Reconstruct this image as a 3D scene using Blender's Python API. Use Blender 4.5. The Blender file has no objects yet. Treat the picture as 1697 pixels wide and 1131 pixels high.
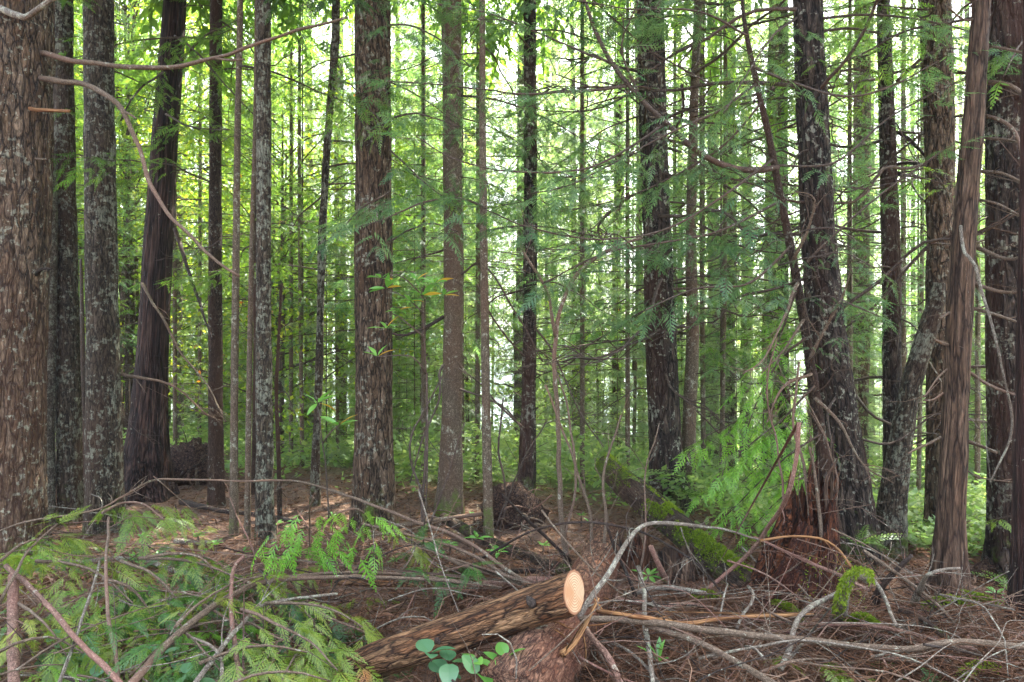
import bpy, math, random
import numpy as np
from math import radians, pi, sin, cos

# ------------------------------------------------------------------ camera, sky, sun, exposure
scene = bpy.context.scene
C = scene.collection
EYE = 1.6
F = 24.0 / 36.0 * 1697.0
cam_d = bpy.data.cameras.new('camera'); cam = bpy.data.objects.new('camera', cam_d); C.objects.link(cam)
cam_d.lens = 24.0; cam_d.sensor_width = 36.0; cam_d.clip_end = 5000; cam_d.clip_start = 0.05
cam.location = (0, 0, EYE); cam.rotation_euler = (radians(90), 0, 0)
scene.camera = cam

SUN_EL, SUN_AZ = 58.0, 25.0        # azimuth: degrees clockwise from +Y (towards the right of the view)
world = bpy.data.worlds.new('World'); scene.world = world; world.use_nodes = True
wn = world.node_tree; wn.nodes.clear()
sky = wn.nodes.new('ShaderNodeTexSky'); sky.sky_type = 'NISHITA'; sky.sun_disc = False
sky.sun_elevation = radians(SUN_EL); sky.sun_rotation = radians(SUN_AZ)
sky.air_density = 1.0; sky.dust_density = 4.0; sky.ozone_density = 1.0
bg = wn.nodes.new('ShaderNodeBackground'); bg.inputs[1].default_value = 0.14
wo = wn.nodes.new('ShaderNodeOutputWorld')
hs = wn.nodes.new('ShaderNodeHueSaturation'); hs.inputs['Saturation'].default_value = 0.6
wn.links.new(sky.outputs[0], hs.inputs['Color']); wn.links.new(hs.outputs[0], bg.inputs[0]); wn.links.new(bg.outputs[0], wo.inputs[0])
sun_d = bpy.data.lights.new('sun', 'SUN'); sun_d.energy = 5.0; sun_d.angle = radians(0.6); sun_d.color = (1.0, 0.94, 0.82)
sun = bpy.data.objects.new('sun', sun_d); C.objects.link(sun)
sun.rotation_euler = (radians(-(90 - SUN_EL)), 0, radians(-SUN_AZ))
sun.location = (0, 0, 50)
scene.view_settings.view_transform = 'Standard'; scene.view_settings.look = 'None'
scene.view_settings.exposure = 3.4; scene.view_settings.gamma = 1.0
scene.cycles.use_denoising = True
scene.cycles.sample_clamp_indirect = 4.0
scene.cycles.max_bounces = 6; scene.cycles.diffuse_bounces = 4; scene.cycles.transmission_bounces = 4
scene.cycles.glossy_bounces = 1; scene.cycles.caustics_reflective = False; scene.cycles.caustics_refractive = False

rng = np.random.default_rng(7)
random.seed(7)

# ------------------------------------------------------------------ small maths helpers
def _h(ix, iy, iz):
    n = (ix * 374761393 + iy * 668265263 + iz * 2147483647 + 1013904223) & 0xffffffff
    n = ((n ^ (n >> 13)) * 1274126177) & 0xffffffff
    return ((n ^ (n >> 16)) & 0xffff) / 65535.0
def vnoise(p):
    p = np.asarray(p, float); i = np.floor(p).astype(np.int64); f = p - i; f = f * f * (3 - 2 * f)
    r = 0
    for dx in (0, 1):
        for dy in (0, 1):
            for dz in (0, 1):
                w = (f[..., 0] if dx else 1 - f[..., 0]) * (f[..., 1] if dy else 1 - f[..., 1]) * (f[..., 2] if dz else 1 - f[..., 2])
                r = r + w * _h(i[..., 0] + dx, i[..., 1] + dy, i[..., 2] + dz)
    return r * 2 - 1
def fbm(p, o=3):
    a = 1.0; r = 0; p = np.asarray(p, float)
    for _ in range(o):
        r = r + a * vnoise(p); p = p * 2.03 + 11.3; a *= 0.5
    return r

def edge_at(x):
    return np.interp(x, [-14, -5, -1, 1, 3, 12], [10.5, 9.0, 6.7, 6.2, 5.0, 4.4])
def ground_h(x, y):
    x = np.asarray(x, float); y = np.asarray(y, float)
    e = edge_at(x); t = np.maximum(y - e, 0)
    z = -0.135 * (t - 1.2 * (1 - np.exp(-t / 1.2)))
    p = np.stack([x * 0.8, y * 0.8, x * 0 + 3], -1)
    z = z + 0.05 * fbm(p, 3) + 0.015 * fbm(p * 6, 2)
    z = z + 0.35 * fbm(p * 0.12, 2) * np.clip((y - 10) / 15, 0, 1)
    return z
def P(px, py, d):
    return np.array([(px - 848.5) / F * d, d, EYE - (py - 565.5) / F * d])
def _march(px, py, h, d0):
    d = d0 * 1.003 ** np.arange(0, 1250)
    x = (px - 848.5) / F * d; z = EYE - (py - 565.5) / F * d
    k = np.nonzero(z <= ground_h(x, d) + h)[0]
    return P(px, py, d[k[0]] if len(k) else d[-1])
def G(px, py): return _march(px, py, 0.0, 2.0)
def cr(pts, n):
    """Catmull-Rom resample of rows to n points"""
    pts = np.asarray(pts, float); m = len(pts)
    if m < 3: return np.array([pts[0] + (pts[-1] - pts[0]) * t for t in np.linspace(0, 1, n)])
    e = np.vstack([2 * pts[0] - pts[1], pts, 2 * pts[-1] - pts[-2]])
    d = np.linalg.norm(np.diff(pts[:, :3], axis=0), axis=1) + 1e-9
    cum = np.concatenate([[0], np.cumsum(d)]); out = []
    for s in np.linspace(0, cum[-1], n):
        k = min(int(np.searchsorted(cum, s, 'right')) - 1, m - 2); t = (s - cum[k]) / d[k]
        a, b, c, dd = e[k], e[k + 1], e[k + 2], e[k + 3]
        out.append(0.5 * (2 * b + (c - a) * t + (2 * a - 5 * b + 4 * c - dd) * t * t + (3 * b - a - 3 * c + dd) * t ** 3))
    return np.array(out)
def unit(v): return v / (np.linalg.norm(v) + 1e-12)

# ------------------------------------------------------------------ mesh collecting
class MB:
    def __init__(s): s.V = []; s.Q = []; s.B = []; s.T = []; s.n = 0
    def add(s, V, Q, B=None, tint=None):
        V = np.asarray(V, float).reshape(-1, 3); k = len(V)
        s.V.append(V); s.Q.append(np.asarray(Q, np.int64).reshape(-1, 4) + s.n)
        s.B.append(V if B is None else np.asarray(B, float).reshape(-1, 3))
        s.T.append(np.full(k, 0.5) if tint is None else np.asarray(tint, float).reshape(-1)); s.n += k
    def quads(s, A, tint=None):
        """A: (n,4,3) loose quads"""
        A = np.asarray(A); n = len(A)
        if n == 0: return
        t = rng.random(n) if tint is None else np.broadcast_to(np.asarray(tint, float), (n,))
        s.add(A.reshape(-1, 3), np.arange(n * 4).reshape(n, 4), None, np.repeat(t, 4))
    def mesh(s, name, m, smooth=True):
        me = bpy.data.meshes.new(name)
        if s.n:
            V = np.vstack(s.V); Q = np.vstack(s.Q); B = np.vstack(s.B); T = np.concatenate(s.T)
            me.vertices.add(len(V)); me.vertices.foreach_set('co', V.ravel().astype(np.float32))
            me.loops.add(Q.size); me.loops.foreach_set('vertex_index', Q.ravel().astype(np.int32))
            me.polygons.add(len(Q)); me.polygons.foreach_set('loop_start', np.arange(0, Q.size, 4, dtype=np.int32))
            me.polygons.foreach_set('loop_total', np.full(len(Q), 4, np.int32))
            me.polygons.foreach_set('use_smooth', np.full(len(Q), smooth, bool))
            me.update(calc_edges=True)
            a = me.attributes.new('bark', 'FLOAT_VECTOR', 'POINT'); a.data.foreach_set('vector', B.ravel().astype(np.float32))
            a = me.attributes.new('tint', 'FLOAT', 'POINT'); a.data.foreach_set('value', T.astype(np.float32))
        me.materials.append(m)
        return me
def ob(name, me, parent=None, loc=(0, 0, 0), rot=(0, 0, 0), sc=None):
    o = bpy.data.objects.new(name, me); C.objects.link(o)
    o.location = loc; o.rotation_euler = rot
    if sc is not None: o.scale = (sc, sc, sc) if np.isscalar(sc) else sc
    if parent: o.parent = parent
    return o
def tag(o, label, cat, group=None, kind=None):
    if label: o['label'] = label
    if cat: o['category'] = cat
    if group: o['group'] = group
    if kind: o['kind'] = kind
    return o
def thing(name, label, cat, loc=(0, 0, 0), group=None, rz=0.0):
    o = bpy.data.objects.new(name, None); C.objects.link(o); o.location = loc; o.rotation_euler = (0, 0, rz)
    o.empty_display_size = 0.2
    return tag(o, label, cat, group)

_off = [0]
def tube(mb, pts, rad, ns=8, step=None, rough=0.0, rf=6.0, cap=True, lobes=None, tint=None, gnarl=0.0, relief=0.0):
    """pts (n,3) rad (n,) -> closed tapered tube with bark coordinates"""
    pts = np.asarray(pts, float); rad = np.asarray(rad, float)
    L = np.linalg.norm(np.diff(pts, axis=0), axis=1).sum()
    if step:
        n = max(3, int(L / step) + 1); R = cr(np.column_stack([pts, rad]), n); pts = R[:, :3]; rad = np.maximum(R[:, 3], 0.0006)
    if gnarl:
        o = rng.random(3) * 90
        s = np.linspace(0, L, len(pts))[:, None] * np.array([[4.0, 0, 0]])
        w = np.column_stack([fbm(s + o, 2), fbm(s + o + 7, 2), fbm(s + o + 19, 2)])
        pts = pts + w * gnarl * np.minimum(1, np.linspace(0, L, len(pts)) / (0.15 + 0 * L))[:, None]
    n = len(pts); d = np.gradient(pts, axis=0); d /= (np.linalg.norm(d, axis=1)[:, None] + 1e-12)
    up = np.array([1.0, 0, 0]) if abs(d[0][0]) < 0.8 else np.array([0, 1.0, 0])
    u = unit(up - d[0] * np.dot(up, d[0])); U = [u]
    for i in range(1, n):
        u = unit(u - d[i] * np.dot(u, d[i])); U.append(u)
    U = np.array(U); W = np.cross(d, U)
    a = np.linspace(0, 2 * pi, ns, endpoint=False)
    s = np.concatenate([[0], np.cumsum(np.linalg.norm(np.diff(pts, axis=0), axis=1))])
    _off[0] += 3.7; off = _off[0] % 97
    ca, sa = np.cos(a)[None, :, None], np.sin(a)[None, :, None]
    rr = rad[:, None] * np.ones(ns)[None, :]
    B = np.stack([rr * np.cos(a) + off, rr * np.sin(a), np.repeat(s[:, None], ns, 1)], -1)
    if rough:
        rr = rr * (1 + rough * fbm(B * np.array([rf, rf, rf * 0.35]), 3))
    if relief:
        h = fbm(B * [30, 30, 7.0], 3); rr = rr + relief * (0.5 - 1.6 * np.abs(h)) 
    if lobes is not None:
        rr = rr * lobes(a[None, :], s[:, None], L)
    V = pts[:, None, :] + rr[..., None] * (ca * U[:, None, :] + sa * W[:, None, :])
    idx = np.arange(n * ns).reshape(n, ns); nx = np.roll(idx, -1, 1)
    Q = np.stack([idx[:-1], nx[:-1], nx[1:], idx[1:]], -1).reshape(-1, 4)
    V = V.reshape(-1, 3); Bf = B.reshape(-1, 3)
    if cap:
        k = len(V); V = np.vstack([V, pts[:1], pts[-1:]]); Bf = np.vstack([Bf, [[off, 0, s[0]]], [[off, 0, s[-1]]]])
        q = []
        for j in range(0, ns, 2):
            q.append([k, (j + 2) % ns, j + 1, j]); q.append([k + 1, (n - 1) * ns + j, (n - 1) * ns + j + 1, (n - 1) * ns + (j + 2) % ns])
        Q = np.vstack([Q, q])
    mb.add(V, Q, Bf, None if tint is None else np.full(len(V), tint))
    return pts, rad

# ------------------------------------------------------------------ materials
def newmat(name):
    m = bpy.data.materials.new(name); m.use_nodes = True; m.node_tree.nodes.clear()
    return m, m.node_tree.nodes, m.node_tree.links
def N(ns, t, **kw):
    n = ns.new(t)
    for k, v in kw.items():
        if k.startswith('i_'):
            key = k[2:]; key = int(key) if key.isdigit() else key.replace('_', ' ')
            n.inputs[key].default_value = v
        else: setattr(n, k, v)
    return n
def ramp(ns, ls, fac, stops, interp='LINEAR'):
    r = ns.new('ShaderNodeValToRGB'); r.color_ramp.interpolation = interp
    el = r.color_ramp.elements
    while len(el) < len(stops): el.new(0.5)
    for e, (p, c) in zip(el, stops):
        e.position = p; e.color = (c, c, c, 1) if np.isscalar(c) else (*c, 1)
    ls.new(fac, r.inputs[0]); return r.outputs[0]
def mix(ns, ls, fac, a, b, mode='MIX'):
    m = ns.new('ShaderNodeMix'); m.data_type = 'RGBA'; m.blend_type = mode
    for s, v in ((m.inputs[0], fac), (m.inputs[6], a), (m.inputs[7], b)):
        if hasattr(v, 'node'): ls.new(v, s)
        else: s.default_value = v if np.isscalar(v) else (*v, 1)
    return m.outputs[2]
def math_(ns, ls, op, a, b=0.0, clamp=False):
    m = ns.new('ShaderNodeMath'); m.operation = op; m.use_clamp = clamp
    for s, v in ((m.inputs[0], a), (m.inputs[1], b)):
        if hasattr(v, 'node'): ls.new(v, s)
        else: s.default_value = v
    return m.outputs[0]

def bark_mat(name, crack, mid, ridge, lichen=(0.46, 0.47, 0.35), lich=0.45, moss=0.0, moss_col=(0.09, 0.13, 0.02),
             scale=42, squash=0.2, bump=1.0, fibre=0.0, red=0.3, red_col=(0.13, 0.06, 0.035), rough=0.85, low=0.0):
    """cracked plate bark; lich = amount of lichen, moss = amount, low = moss confined to the foot"""
    m, ns, ls = newmat(name)
    at = N(ns, 'ShaderNodeAttribute', attribute_name='bark')
    oi = N(ns, 'ShaderNodeObjectInfo')
    ad = N(ns, 'ShaderNodeVectorMath', operation='ADD'); sc_ = N(ns, 'ShaderNodeVectorMath', operation='SCALE', i_3=17.0)
    cmb = N(ns, 'ShaderNodeCombineXYZ'); ls.new(oi.outputs['Random'], cmb.inputs[0]); ls.new(oi.outputs['Random'], cmb.inputs[2])
    ls.new(cmb.outputs[0], sc_.inputs[0]); ls.new(at.outputs['Vector'], ad.inputs[0]); ls.new(sc_.outputs[0], ad.inputs[1])
    mp = N(ns, 'ShaderNodeMapping'); mp.inputs['Scale'].default_value = (1, 1, squash); ls.new(ad.outputs[0], mp.inputs[0])
    v = mp.outputs[0]; raw = ad.outputs[0]
    n1 = N(ns, 'ShaderNodeTexNoise', i_Scale=scale * 0.9, i_Detail=4.0); ls.new(v, n1.inputs['Vector'])
    dist = mix(ns, ls, 0.075, v, n1.outputs['Color'], 'ADD')
    vo = N(ns, 'ShaderNodeTexVoronoi', feature='DISTANCE_TO_EDGE', i_Scale=scale); ls.new(dist, vo.inputs['Vector'])
    vc = N(ns, 'ShaderNodeTexVoronoi', feature='F1', i_Scale=scale); ls.new(dist, vc.inputs['Vector'])
    cells = N(ns, 'ShaderNodeSeparateColor'); ls.new(vc.outputs['Color'], cells.inputs[0])
    fine = N(ns, 'ShaderNodeTexNoise', i_Scale=scale * 5.0, i_Detail=5.0, i_Roughness=0.7); ls.new(v, fine.inputs['Vector'])
    cr_ = ramp(ns, ls, vo.outputs['Distance'], [(0.0, 0.0), (0.10, 0.6), (0.35, 1.0)])
    v2 = N(ns, 'ShaderNodeTexVoronoi', feature='DISTANCE_TO_EDGE', i_Scale=scale * 2.3); ls.new(dist, v2.inputs['Vector'])
    cr_ = math_(ns, ls, 'MULTIPLY', cr_, ramp(ns, ls, v2.outputs['Distance'], [(0.0, 0.45), (0.2, 1.0)]))
    colr = mix(ns, ls, cells.outputs[0], mid, ridge)
    col = mix(ns, ls, cr_, crack, colr)
    fr = ramp(ns, ls, fine.outputs['Fac'], [(0.3, 0.25), (0.7, 1.7)])
    col = mix(ns, ls, 0.8, col, fr, 'MULTIPLY')
    big = N(ns, 'ShaderNodeTexNoise', i_Scale=3.0, i_Detail=3.0); ls.new(v, big.inputs['Vector'])
    rm = ramp(ns, ls, big.outputs['Fac'], [(0.48, 0.0), (0.62, 1.0)])
    col = mix(ns, ls, math_(ns, ls, 'MULTIPLY', rm, red), col, red_col, 'MIX')
    l1 = N(ns, 'ShaderNodeTexNoise', i_Scale=5.0, i_Detail=2.0); ls.new(raw, l1.inputs['Vector'])
    l2 = N(ns, 'ShaderNodeTexNoise', i_Scale=26.0, i_Detail=5.0, i_Roughness=0.65); ls.new(raw, l2.inputs['Vector'])
    ls_ = math_(ns, ls, 'ADD', math_(ns, ls, 'MULTIPLY', l1.outputs['Fac'], 0.5), l2.outputs['Fac'])
    th = 0.96 - 0.30 * lich
    lm = ramp(ns, ls, ls_, [(min(th, 0.97), 0.0), (min(th + 0.02, 0.99), 1.0)])
    # ramp works on 0..1, so bring the sum there first
    lm.node.inputs[0].links[0].from_socket
    half = math_(ns, ls, 'MULTIPLY', ls_, 0.5); ls.new(half, lm.node.inputs[0])
    lm.node.color_ramp.elements[0].position = th / 2; lm.node.color_ramp.elements[1].position = th / 2 + 0.015
    lmask = math_(ns, ls, 'MULTIPLY', lm, math_(ns, ls, 'ADD', math_(ns, ls, 'MULTIPLY', cr_, 0.8), 0.15))
    if lich > 0: col = mix(ns, ls, math_(ns, ls, 'MULTIPLY', lmask, 0.85), col, lichen)
    if moss > 0:
        m1 = N(ns, 'ShaderNodeTexNoise', i_Scale=4.0, i_Detail=6.0, i_Roughness=0.7); ls.new(raw, m1.inputs['Vector'])
        f = math_(ns, ls, 'ADD', m1.outputs['Fac'], moss - 0.62)
        if low:
            sp = N(ns, 'ShaderNodeSeparateXYZ'); ls.new(at.outputs['Vector'], sp.inputs[0])
            g = math_(ns, ls, 'SUBTRACT', 1.0, math_(ns, ls, 'DIVIDE', sp.outputs[2], low), True)
            f = math_(ns, ls, 'ADD', f, math_(ns, ls, 'MULTIPLY', math_(ns, ls, 'SUBTRACT', g, 0.75), 0.5))
        mm = ramp(ns, ls, f, [(0.0, 0.0), (0.12, 1.0)])
        mc = mix(ns, ls, fine.outputs['Fac'], tuple(x * 0.5 for x in moss_col), tuple(x * 1.6 for x in moss_col))
        col = mix(ns, ls, mm, col, mc)
    hgt = math_(ns, ls, 'ADD', math_(ns, ls, 'MULTIPLY', cr_, 1.0), math_(ns, ls, 'MULTIPLY', fine.outputs['Fac'], 0.7))
    if fibre:
        fb = N(ns, 'ShaderNodeTexNoise', i_Scale=70.0, i_Detail=4.0)
        mf = N(ns, 'ShaderNodeMapping'); mf.inputs['Scale'].default_value = (1, 1, 0.04); ls.new(raw, mf.inputs[0]); ls.new(mf.outputs[0], fb.inputs['Vector'])
        fm = ramp(ns, ls, fb.outputs['Fac'], [(0.35, 0.3), (0.68, 1.7)])
        col = mix(ns, ls, fibre, col, fm, 'MULTIPLY')
        hgt = math_(ns, ls, 'ADD', hgt, math_(ns, ls, 'MULTIPLY', fb.outputs['Fac'], 3.0 * fibre))
    bp = N(ns, 'ShaderNodeBump', i_Strength=bump, i_Distance=0.03); ls.new(hgt, bp.inputs['Height'])
    pr = N(ns, 'ShaderNodeBsdfPrincipled', i_Roughness=rough); pr.inputs['Specular IOR Level'].default_value = 0.25
    ls.new(col, pr.inputs['Base Color']); ls.new(bp.outputs[0], pr.inputs['Normal'])
    out = N(ns, 'ShaderNodeOutputMaterial'); ls.new(pr.outputs[0], out.inputs[0])
    return m

def leaf_mat(name, c0, c1, c2, trans=0.5, tcol=1.7, gloss=0.035, rare=None, rare_amt=0.0, rough=0.4):
    m, ns, ls = newmat(name)
    at = N(ns, 'ShaderNodeAttribute', attribute_name='tint'); oi = N(ns, 'ShaderNodeObjectInfo')
    t = math_(ns, ls, 'ADD', math_(ns, ls, 'MULTIPLY', at.outputs['Fac'], 0.6), math_(ns, ls, 'MULTIPLY', oi.outputs['Random'], 0.4))
    nz = N(ns, 'ShaderNodeTexNoise', i_Scale=1.3, i_Detail=2.0); g = N(ns, 'ShaderNodeNewGeometry'); ls.new(g.outputs['Position'], nz.inputs['Vector'])
    t = math_(ns, ls, 'ADD', t, math_(ns, ls, 'MULTIPLY', math_(ns, ls, 'SUBTRACT', nz.outputs['Fac'], 0.5), 0.9), True)
    col = ramp(ns, ls, t, [(0.05, c0), (0.5, c1), (0.95, c2)])
    if rare is not None:
        n2 = N(ns, 'ShaderNodeTexNoise', i_Scale=2.3, i_Detail=3.0); ls.new(g.outputs['Position'], n2.inputs['Vector'])
        rm = ramp(ns, ls, n2.outputs['Fac'], [(0.72 - rare_amt, 0.0), (0.76 - rare_amt, 1.0)])
        col = mix(ns, ls, rm, col, rare)
    df = N(ns, 'ShaderNodeBsdfDiffuse'); tr = N(ns, 'ShaderNodeBsdfTranslucent'); gl = N(ns, 'ShaderNodeBsdfGlossy', i_Roughness=rough)
    ls.new(col, df.inputs[0])
    tc = mix(ns, ls, 1.0, col, (tcol, tcol * 1.0, tcol * 0.72), 'MULTIPLY'); ls.new(tc, tr.inputs[0])
    m1 = N(ns, 'ShaderNodeMixShader', i_0=trans); ls.new(df.outputs[0], m1.inputs[1]); ls.new(tr.outputs[0], m1.inputs[2])
    gl.inputs[0].default_value = (0.75, 0.8, 0.85, 1)
    m2 = N(ns, 'ShaderNodeMixShader', i_0=gloss)
    if gloss > 0:
        ls.new(m1.outputs[0], m2.inputs[1]); ls.new(gl.outputs[0], m2.inputs[2]); fin = m2.outputs[0]
    else: fin = m1.outputs[0]
    out = N(ns, 'ShaderNodeOutputMaterial'); ls.new(fin, out.inputs[0])
    return m

M = {}
M['fir'] = bark_mat('bark_fir', (0.010, 0.006, 0.003), (0.16, 0.095, 0.052), (0.30, 0.21, 0.135), lich=0.36, moss=0.10, low=1.0, scale=24)
M['lichen'] = bark_mat('bark_lichen', (0.012, 0.009, 0.006), (0.12, 0.09, 0.055), (0.22, 0.17, 0.115), lich=0.60, moss=0.14, low=1.0, scale=34, lichen=(0.46, 0.48, 0.35))
M['dark'] = bark_mat('bark_dark', (0.006, 0.004, 0.003), (0.055, 0.036, 0.025), (0.13, 0.095, 0.07), lich=0.42, moss=0.14, low=1.0, scale=22, red=0.4, red_col=(0.12, 0.055, 0.035))
M['cedar'] = bark_mat('bark_cedar', (0.008, 0.004, 0.003), (0.07, 0.036, 0.027), (0.12, 0.07, 0.052), lich=0.05, scale=20, squash=0.05, fibre=0.85, red=0.5, red_col=(0.12, 0.045, 0.035))
M['brown'] = bark_mat('bark_brown', (0.014, 0.008, 0.005), (0.12, 0.072, 0.045), (0.20, 0.135, 0.09), lich=0.3, scale=60, red=0.6, moss=0.1, low=1.0)
M['smooth'] = bark_mat('bark_smooth', (0.05, 0.035, 0.022), (0.17, 0.13, 0.085), (0.24, 0.19, 0.13), lich=0.3, scale=45, squash=0.6, bump=0.35, red=0.3, moss=0.1, low=1.5)
M['pale'] = bark_mat('bark_pale', (0.045, 0.035, 0.025), (0.22, 0.18, 0.13), (0.36, 0.31, 0.24), lich=0.62, scale=40, squash=0.5, red=0.1)
M['dead'] = bark_mat('wood_dead', (0.02, 0.011, 0.007), (0.15, 0.09, 0.055), (0.24, 0.155, 0.10), lich=0.0, scale=24, squash=0.10, fibre=0.6, bump=0.8, red=0.4, red_col=(0.22, 0.12, 0.08))
M['log'] = bark_mat('bark_log', (0.02, 0.008, 0.004), (0.32, 0.135, 0.055), (0.52, 0.30, 0.15), lich=0.0, scale=30, squash=0.16, fibre=0.3, red=0.45, red_col=(0.14, 0.05, 0.028), bump=1.0)
M['mossy'] = bark_mat('bark_mossy', (0.02, 0.014, 0.01), (0.10, 0.065, 0.04), (0.18, 0.12, 0.08), lich=0.3, moss=0.10, scale=40, moss_col=(0.10, 0.15, 0.02))
M['rot'] = bark_mat('wood_rotten', (0.005, 0.002, 0.0015), (0.11, 0.033, 0.012), (0.27, 0.09, 0.034), lich=0.0, scale=26, squash=0.3, fibre=0.3, red=0.5, red_col=(0.07, 0.02, 0.012), bump=1.0)
M['stick'] = bark_mat('bark_stick', (0.04, 0.025, 0.015), (0.19, 0.13, 0.085), (0.31, 0.235, 0.165), lich=0.25, scale=90, squash=0.3, bump=0.3, red=0.35, red_col=(0.22, 0.11, 0.08))
M['stick_pink'] = bark_mat('bark_stick_pink', (0.06, 0.03, 0.02), (0.24, 0.135, 0.095), (0.35, 0.22, 0.16), lich=0.2, scale=60, squash=0.5, bump=0.3, red=0.3, red_col=(0.30, 0.13, 0.10))
M['stick_grey'] = bark_mat('bark_stick_grey', (0.07, 0.055, 0.04), (0.25, 0.205, 0.155), (0.38, 0.33, 0.26), lich=0.5, scale=60, squash=0.5, bump=0.4, red=0.1)
M['stick_dark'] = bark_mat('bark_stick_dark', (0.012, 0.009, 0.007), (0.055, 0.038, 0.03), (0.09, 0.065, 0.05), lich=0.15, scale=60, squash=0.4, bump=0.4, red=0.2)
M['orange'] = bark_mat('wood_orange', (0.10, 0.04, 0.015), (0.34, 0.16, 0.06), (0.42, 0.24, 0.10), lich=0.0, scale=40, squash=0.05, fibre=0.5, bump=0.3, red=0.2, red_col=(0.2, 0.07, 0.03))
M['twig'] = bark_mat('bark_twig', (0.03, 0.022, 0.017), (0.10, 0.07, 0.052), (0.16, 0.12, 0.09), lich=0.2, scale=70, squash=0.4, bump=0.2, red=0.2)
M['needles'] = leaf_mat('cedar_spray', (0.06, 0.13, 0.025), (0.10, 0.19, 0.032), (0.18, 0.28, 0.04), trans=0.5, rare=(0.30, 0.14, 0.03), rare_amt=0.0)
M['needles_blue'] = leaf_mat('hemlock_spray', (0.045, 0.11, 0.045), (0.085, 0.16, 0.062), (0.15, 0.235, 0.085), trans=0.5)
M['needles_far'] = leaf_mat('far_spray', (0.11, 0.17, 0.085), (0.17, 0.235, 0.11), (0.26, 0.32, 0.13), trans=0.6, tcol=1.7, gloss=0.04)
M['needles_yellow'] = leaf_mat('yellow_leaf', (0.09, 0.18, 0.02), (0.18, 0.28, 0.02), (0.38, 0.38, 0.03), trans=0.55, tcol=1.5, rare=(0.50, 0.17, 0.03), rare_amt=0.04, gloss=0.04)
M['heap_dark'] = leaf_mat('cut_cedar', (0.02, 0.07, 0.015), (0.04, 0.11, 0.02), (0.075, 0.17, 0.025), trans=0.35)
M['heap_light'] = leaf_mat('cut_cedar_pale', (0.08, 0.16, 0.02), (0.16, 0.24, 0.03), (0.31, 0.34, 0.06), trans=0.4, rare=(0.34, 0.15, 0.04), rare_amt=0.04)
M['broad'] = leaf_mat('broad_leaf', (0.07, 0.20, 0.03), (0.12, 0.29, 0.05), (0.18, 0.38, 0.07), trans=0.4, gloss=0.05, rough=0.3)
M['rhodo_old'] = leaf_mat('yellowed_leaf', (0.45, 0.25, 0.03), (0.5, 0.3, 0.04), (0.55, 0.36, 0.05), trans=0.4)
M['salal'] = leaf_mat('salal_leaf', (0.05, 0.14, 0.06), (0.09, 0.20, 0.09), (0.16, 0.30, 0.12), trans=0.3, gloss=0.05, rough=0.35)
M['moss'] = leaf_mat('moss', (0.09, 0.14, 0.015), (0.16, 0.23, 0.025), (0.28, 0.34, 0.045), trans=0.35, gloss=0.0)
M['fresh'] = leaf_mat('spray_lit', (0.09, 0.23, 0.025), (0.15, 0.33, 0.04), (0.24, 0.42, 0.06), trans=0.45, gloss=0.03)  # brighter copy of needles, sunlight put into the colour of shaded sprays
M['lime'] = leaf_mat('lime_spray', (0.11, 0.21, 0.03), (0.18, 0.29, 0.035), (0.30, 0.38, 0.05), trans=0.55, tcol=1.5, rare=(0.45, 0.15, 0.03), rare_amt=0.03)
M['cover'] = leaf_mat('cover_leaf', (0.12, 0.21, 0.06), (0.20, 0.30, 0.09), (0.33, 0.40, 0.12), trans=0.5, gloss=0.03)
M['litter'] = leaf_mat('litter', (0.05, 0.028, 0.018), (0.19, 0.10, 0.06), (0.44, 0.33, 0.24), trans=0.1, gloss=0.0)
M['shreds'] = leaf_mat('bark_shreds', (0.2, 0.13, 0.09), (0.34, 0.24, 0.17), (0.46, 0.35, 0.27), trans=0.1, gloss=0.0)

def cut_mat():
    m, ns, ls = newmat('cut_wood')
    at = N(ns, 'ShaderNodeAttribute', attribute_name='bark'); sp = N(ns, 'ShaderNodeSeparateXYZ'); ls.new(at.outputs['Vector'], sp.inputs[0])
    ln = N(ns, 'ShaderNodeVectorMath', operation='LENGTH'); ls.new(at.outputs['Vector'], ln.inputs[0])
    nz = N(ns, 'ShaderNodeTexNoise', i_Scale=14.0, i_Detail=4.0); ls.new(at.outputs['Vector'], nz.inputs['Vector'])
    r = math_(ns, ls, 'ADD', math_(ns, ls, 'MULTIPLY', ln.outputs['Value'], 620.0), math_(ns, ls, 'MULTIPLY', nz.outputs['Fac'], 14.0))
    sn = math_(ns, ls, 'SINE', r)
    col = mix(ns, ls, math_(ns, ls, 'ADD', math_(ns, ls, 'MULTIPLY', sn, 0.5), 0.5), (0.30, 0.18, 0.09), (0.52, 0.37, 0.22))
    n2 = N(ns, 'ShaderNodeTexNoise', i_Scale=9.0, i_Detail=5.0); ls.new(at.outputs['Vector'], n2.inputs['Vector'])
    col = mix(ns, ls, ramp(ns, ls, n2.outputs['Fac'], [(0.45, 0.0), (0.62, 0.8)]), col, (0.36, 0.17, 0.07))
    edge = ramp(ns, ls, math_(ns, ls, 'MULTIPLY', ln.outputs['Value'], 10.0), [(0.72, 0.0), (0.80, 1.0)])
    col = mix(ns, ls, edge, col, (0.25, 0.11, 0.05))
    pr = N(ns, 'ShaderNodeBsdfPrincipled', i_Roughness=0.8); ls.new(col, pr.inputs['Base Color'])
    out = N(ns, 'ShaderNodeOutputMaterial'); ls.new(pr.outputs[0], out.inputs[0]); return m
M['cut'] = cut_mat()

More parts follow.
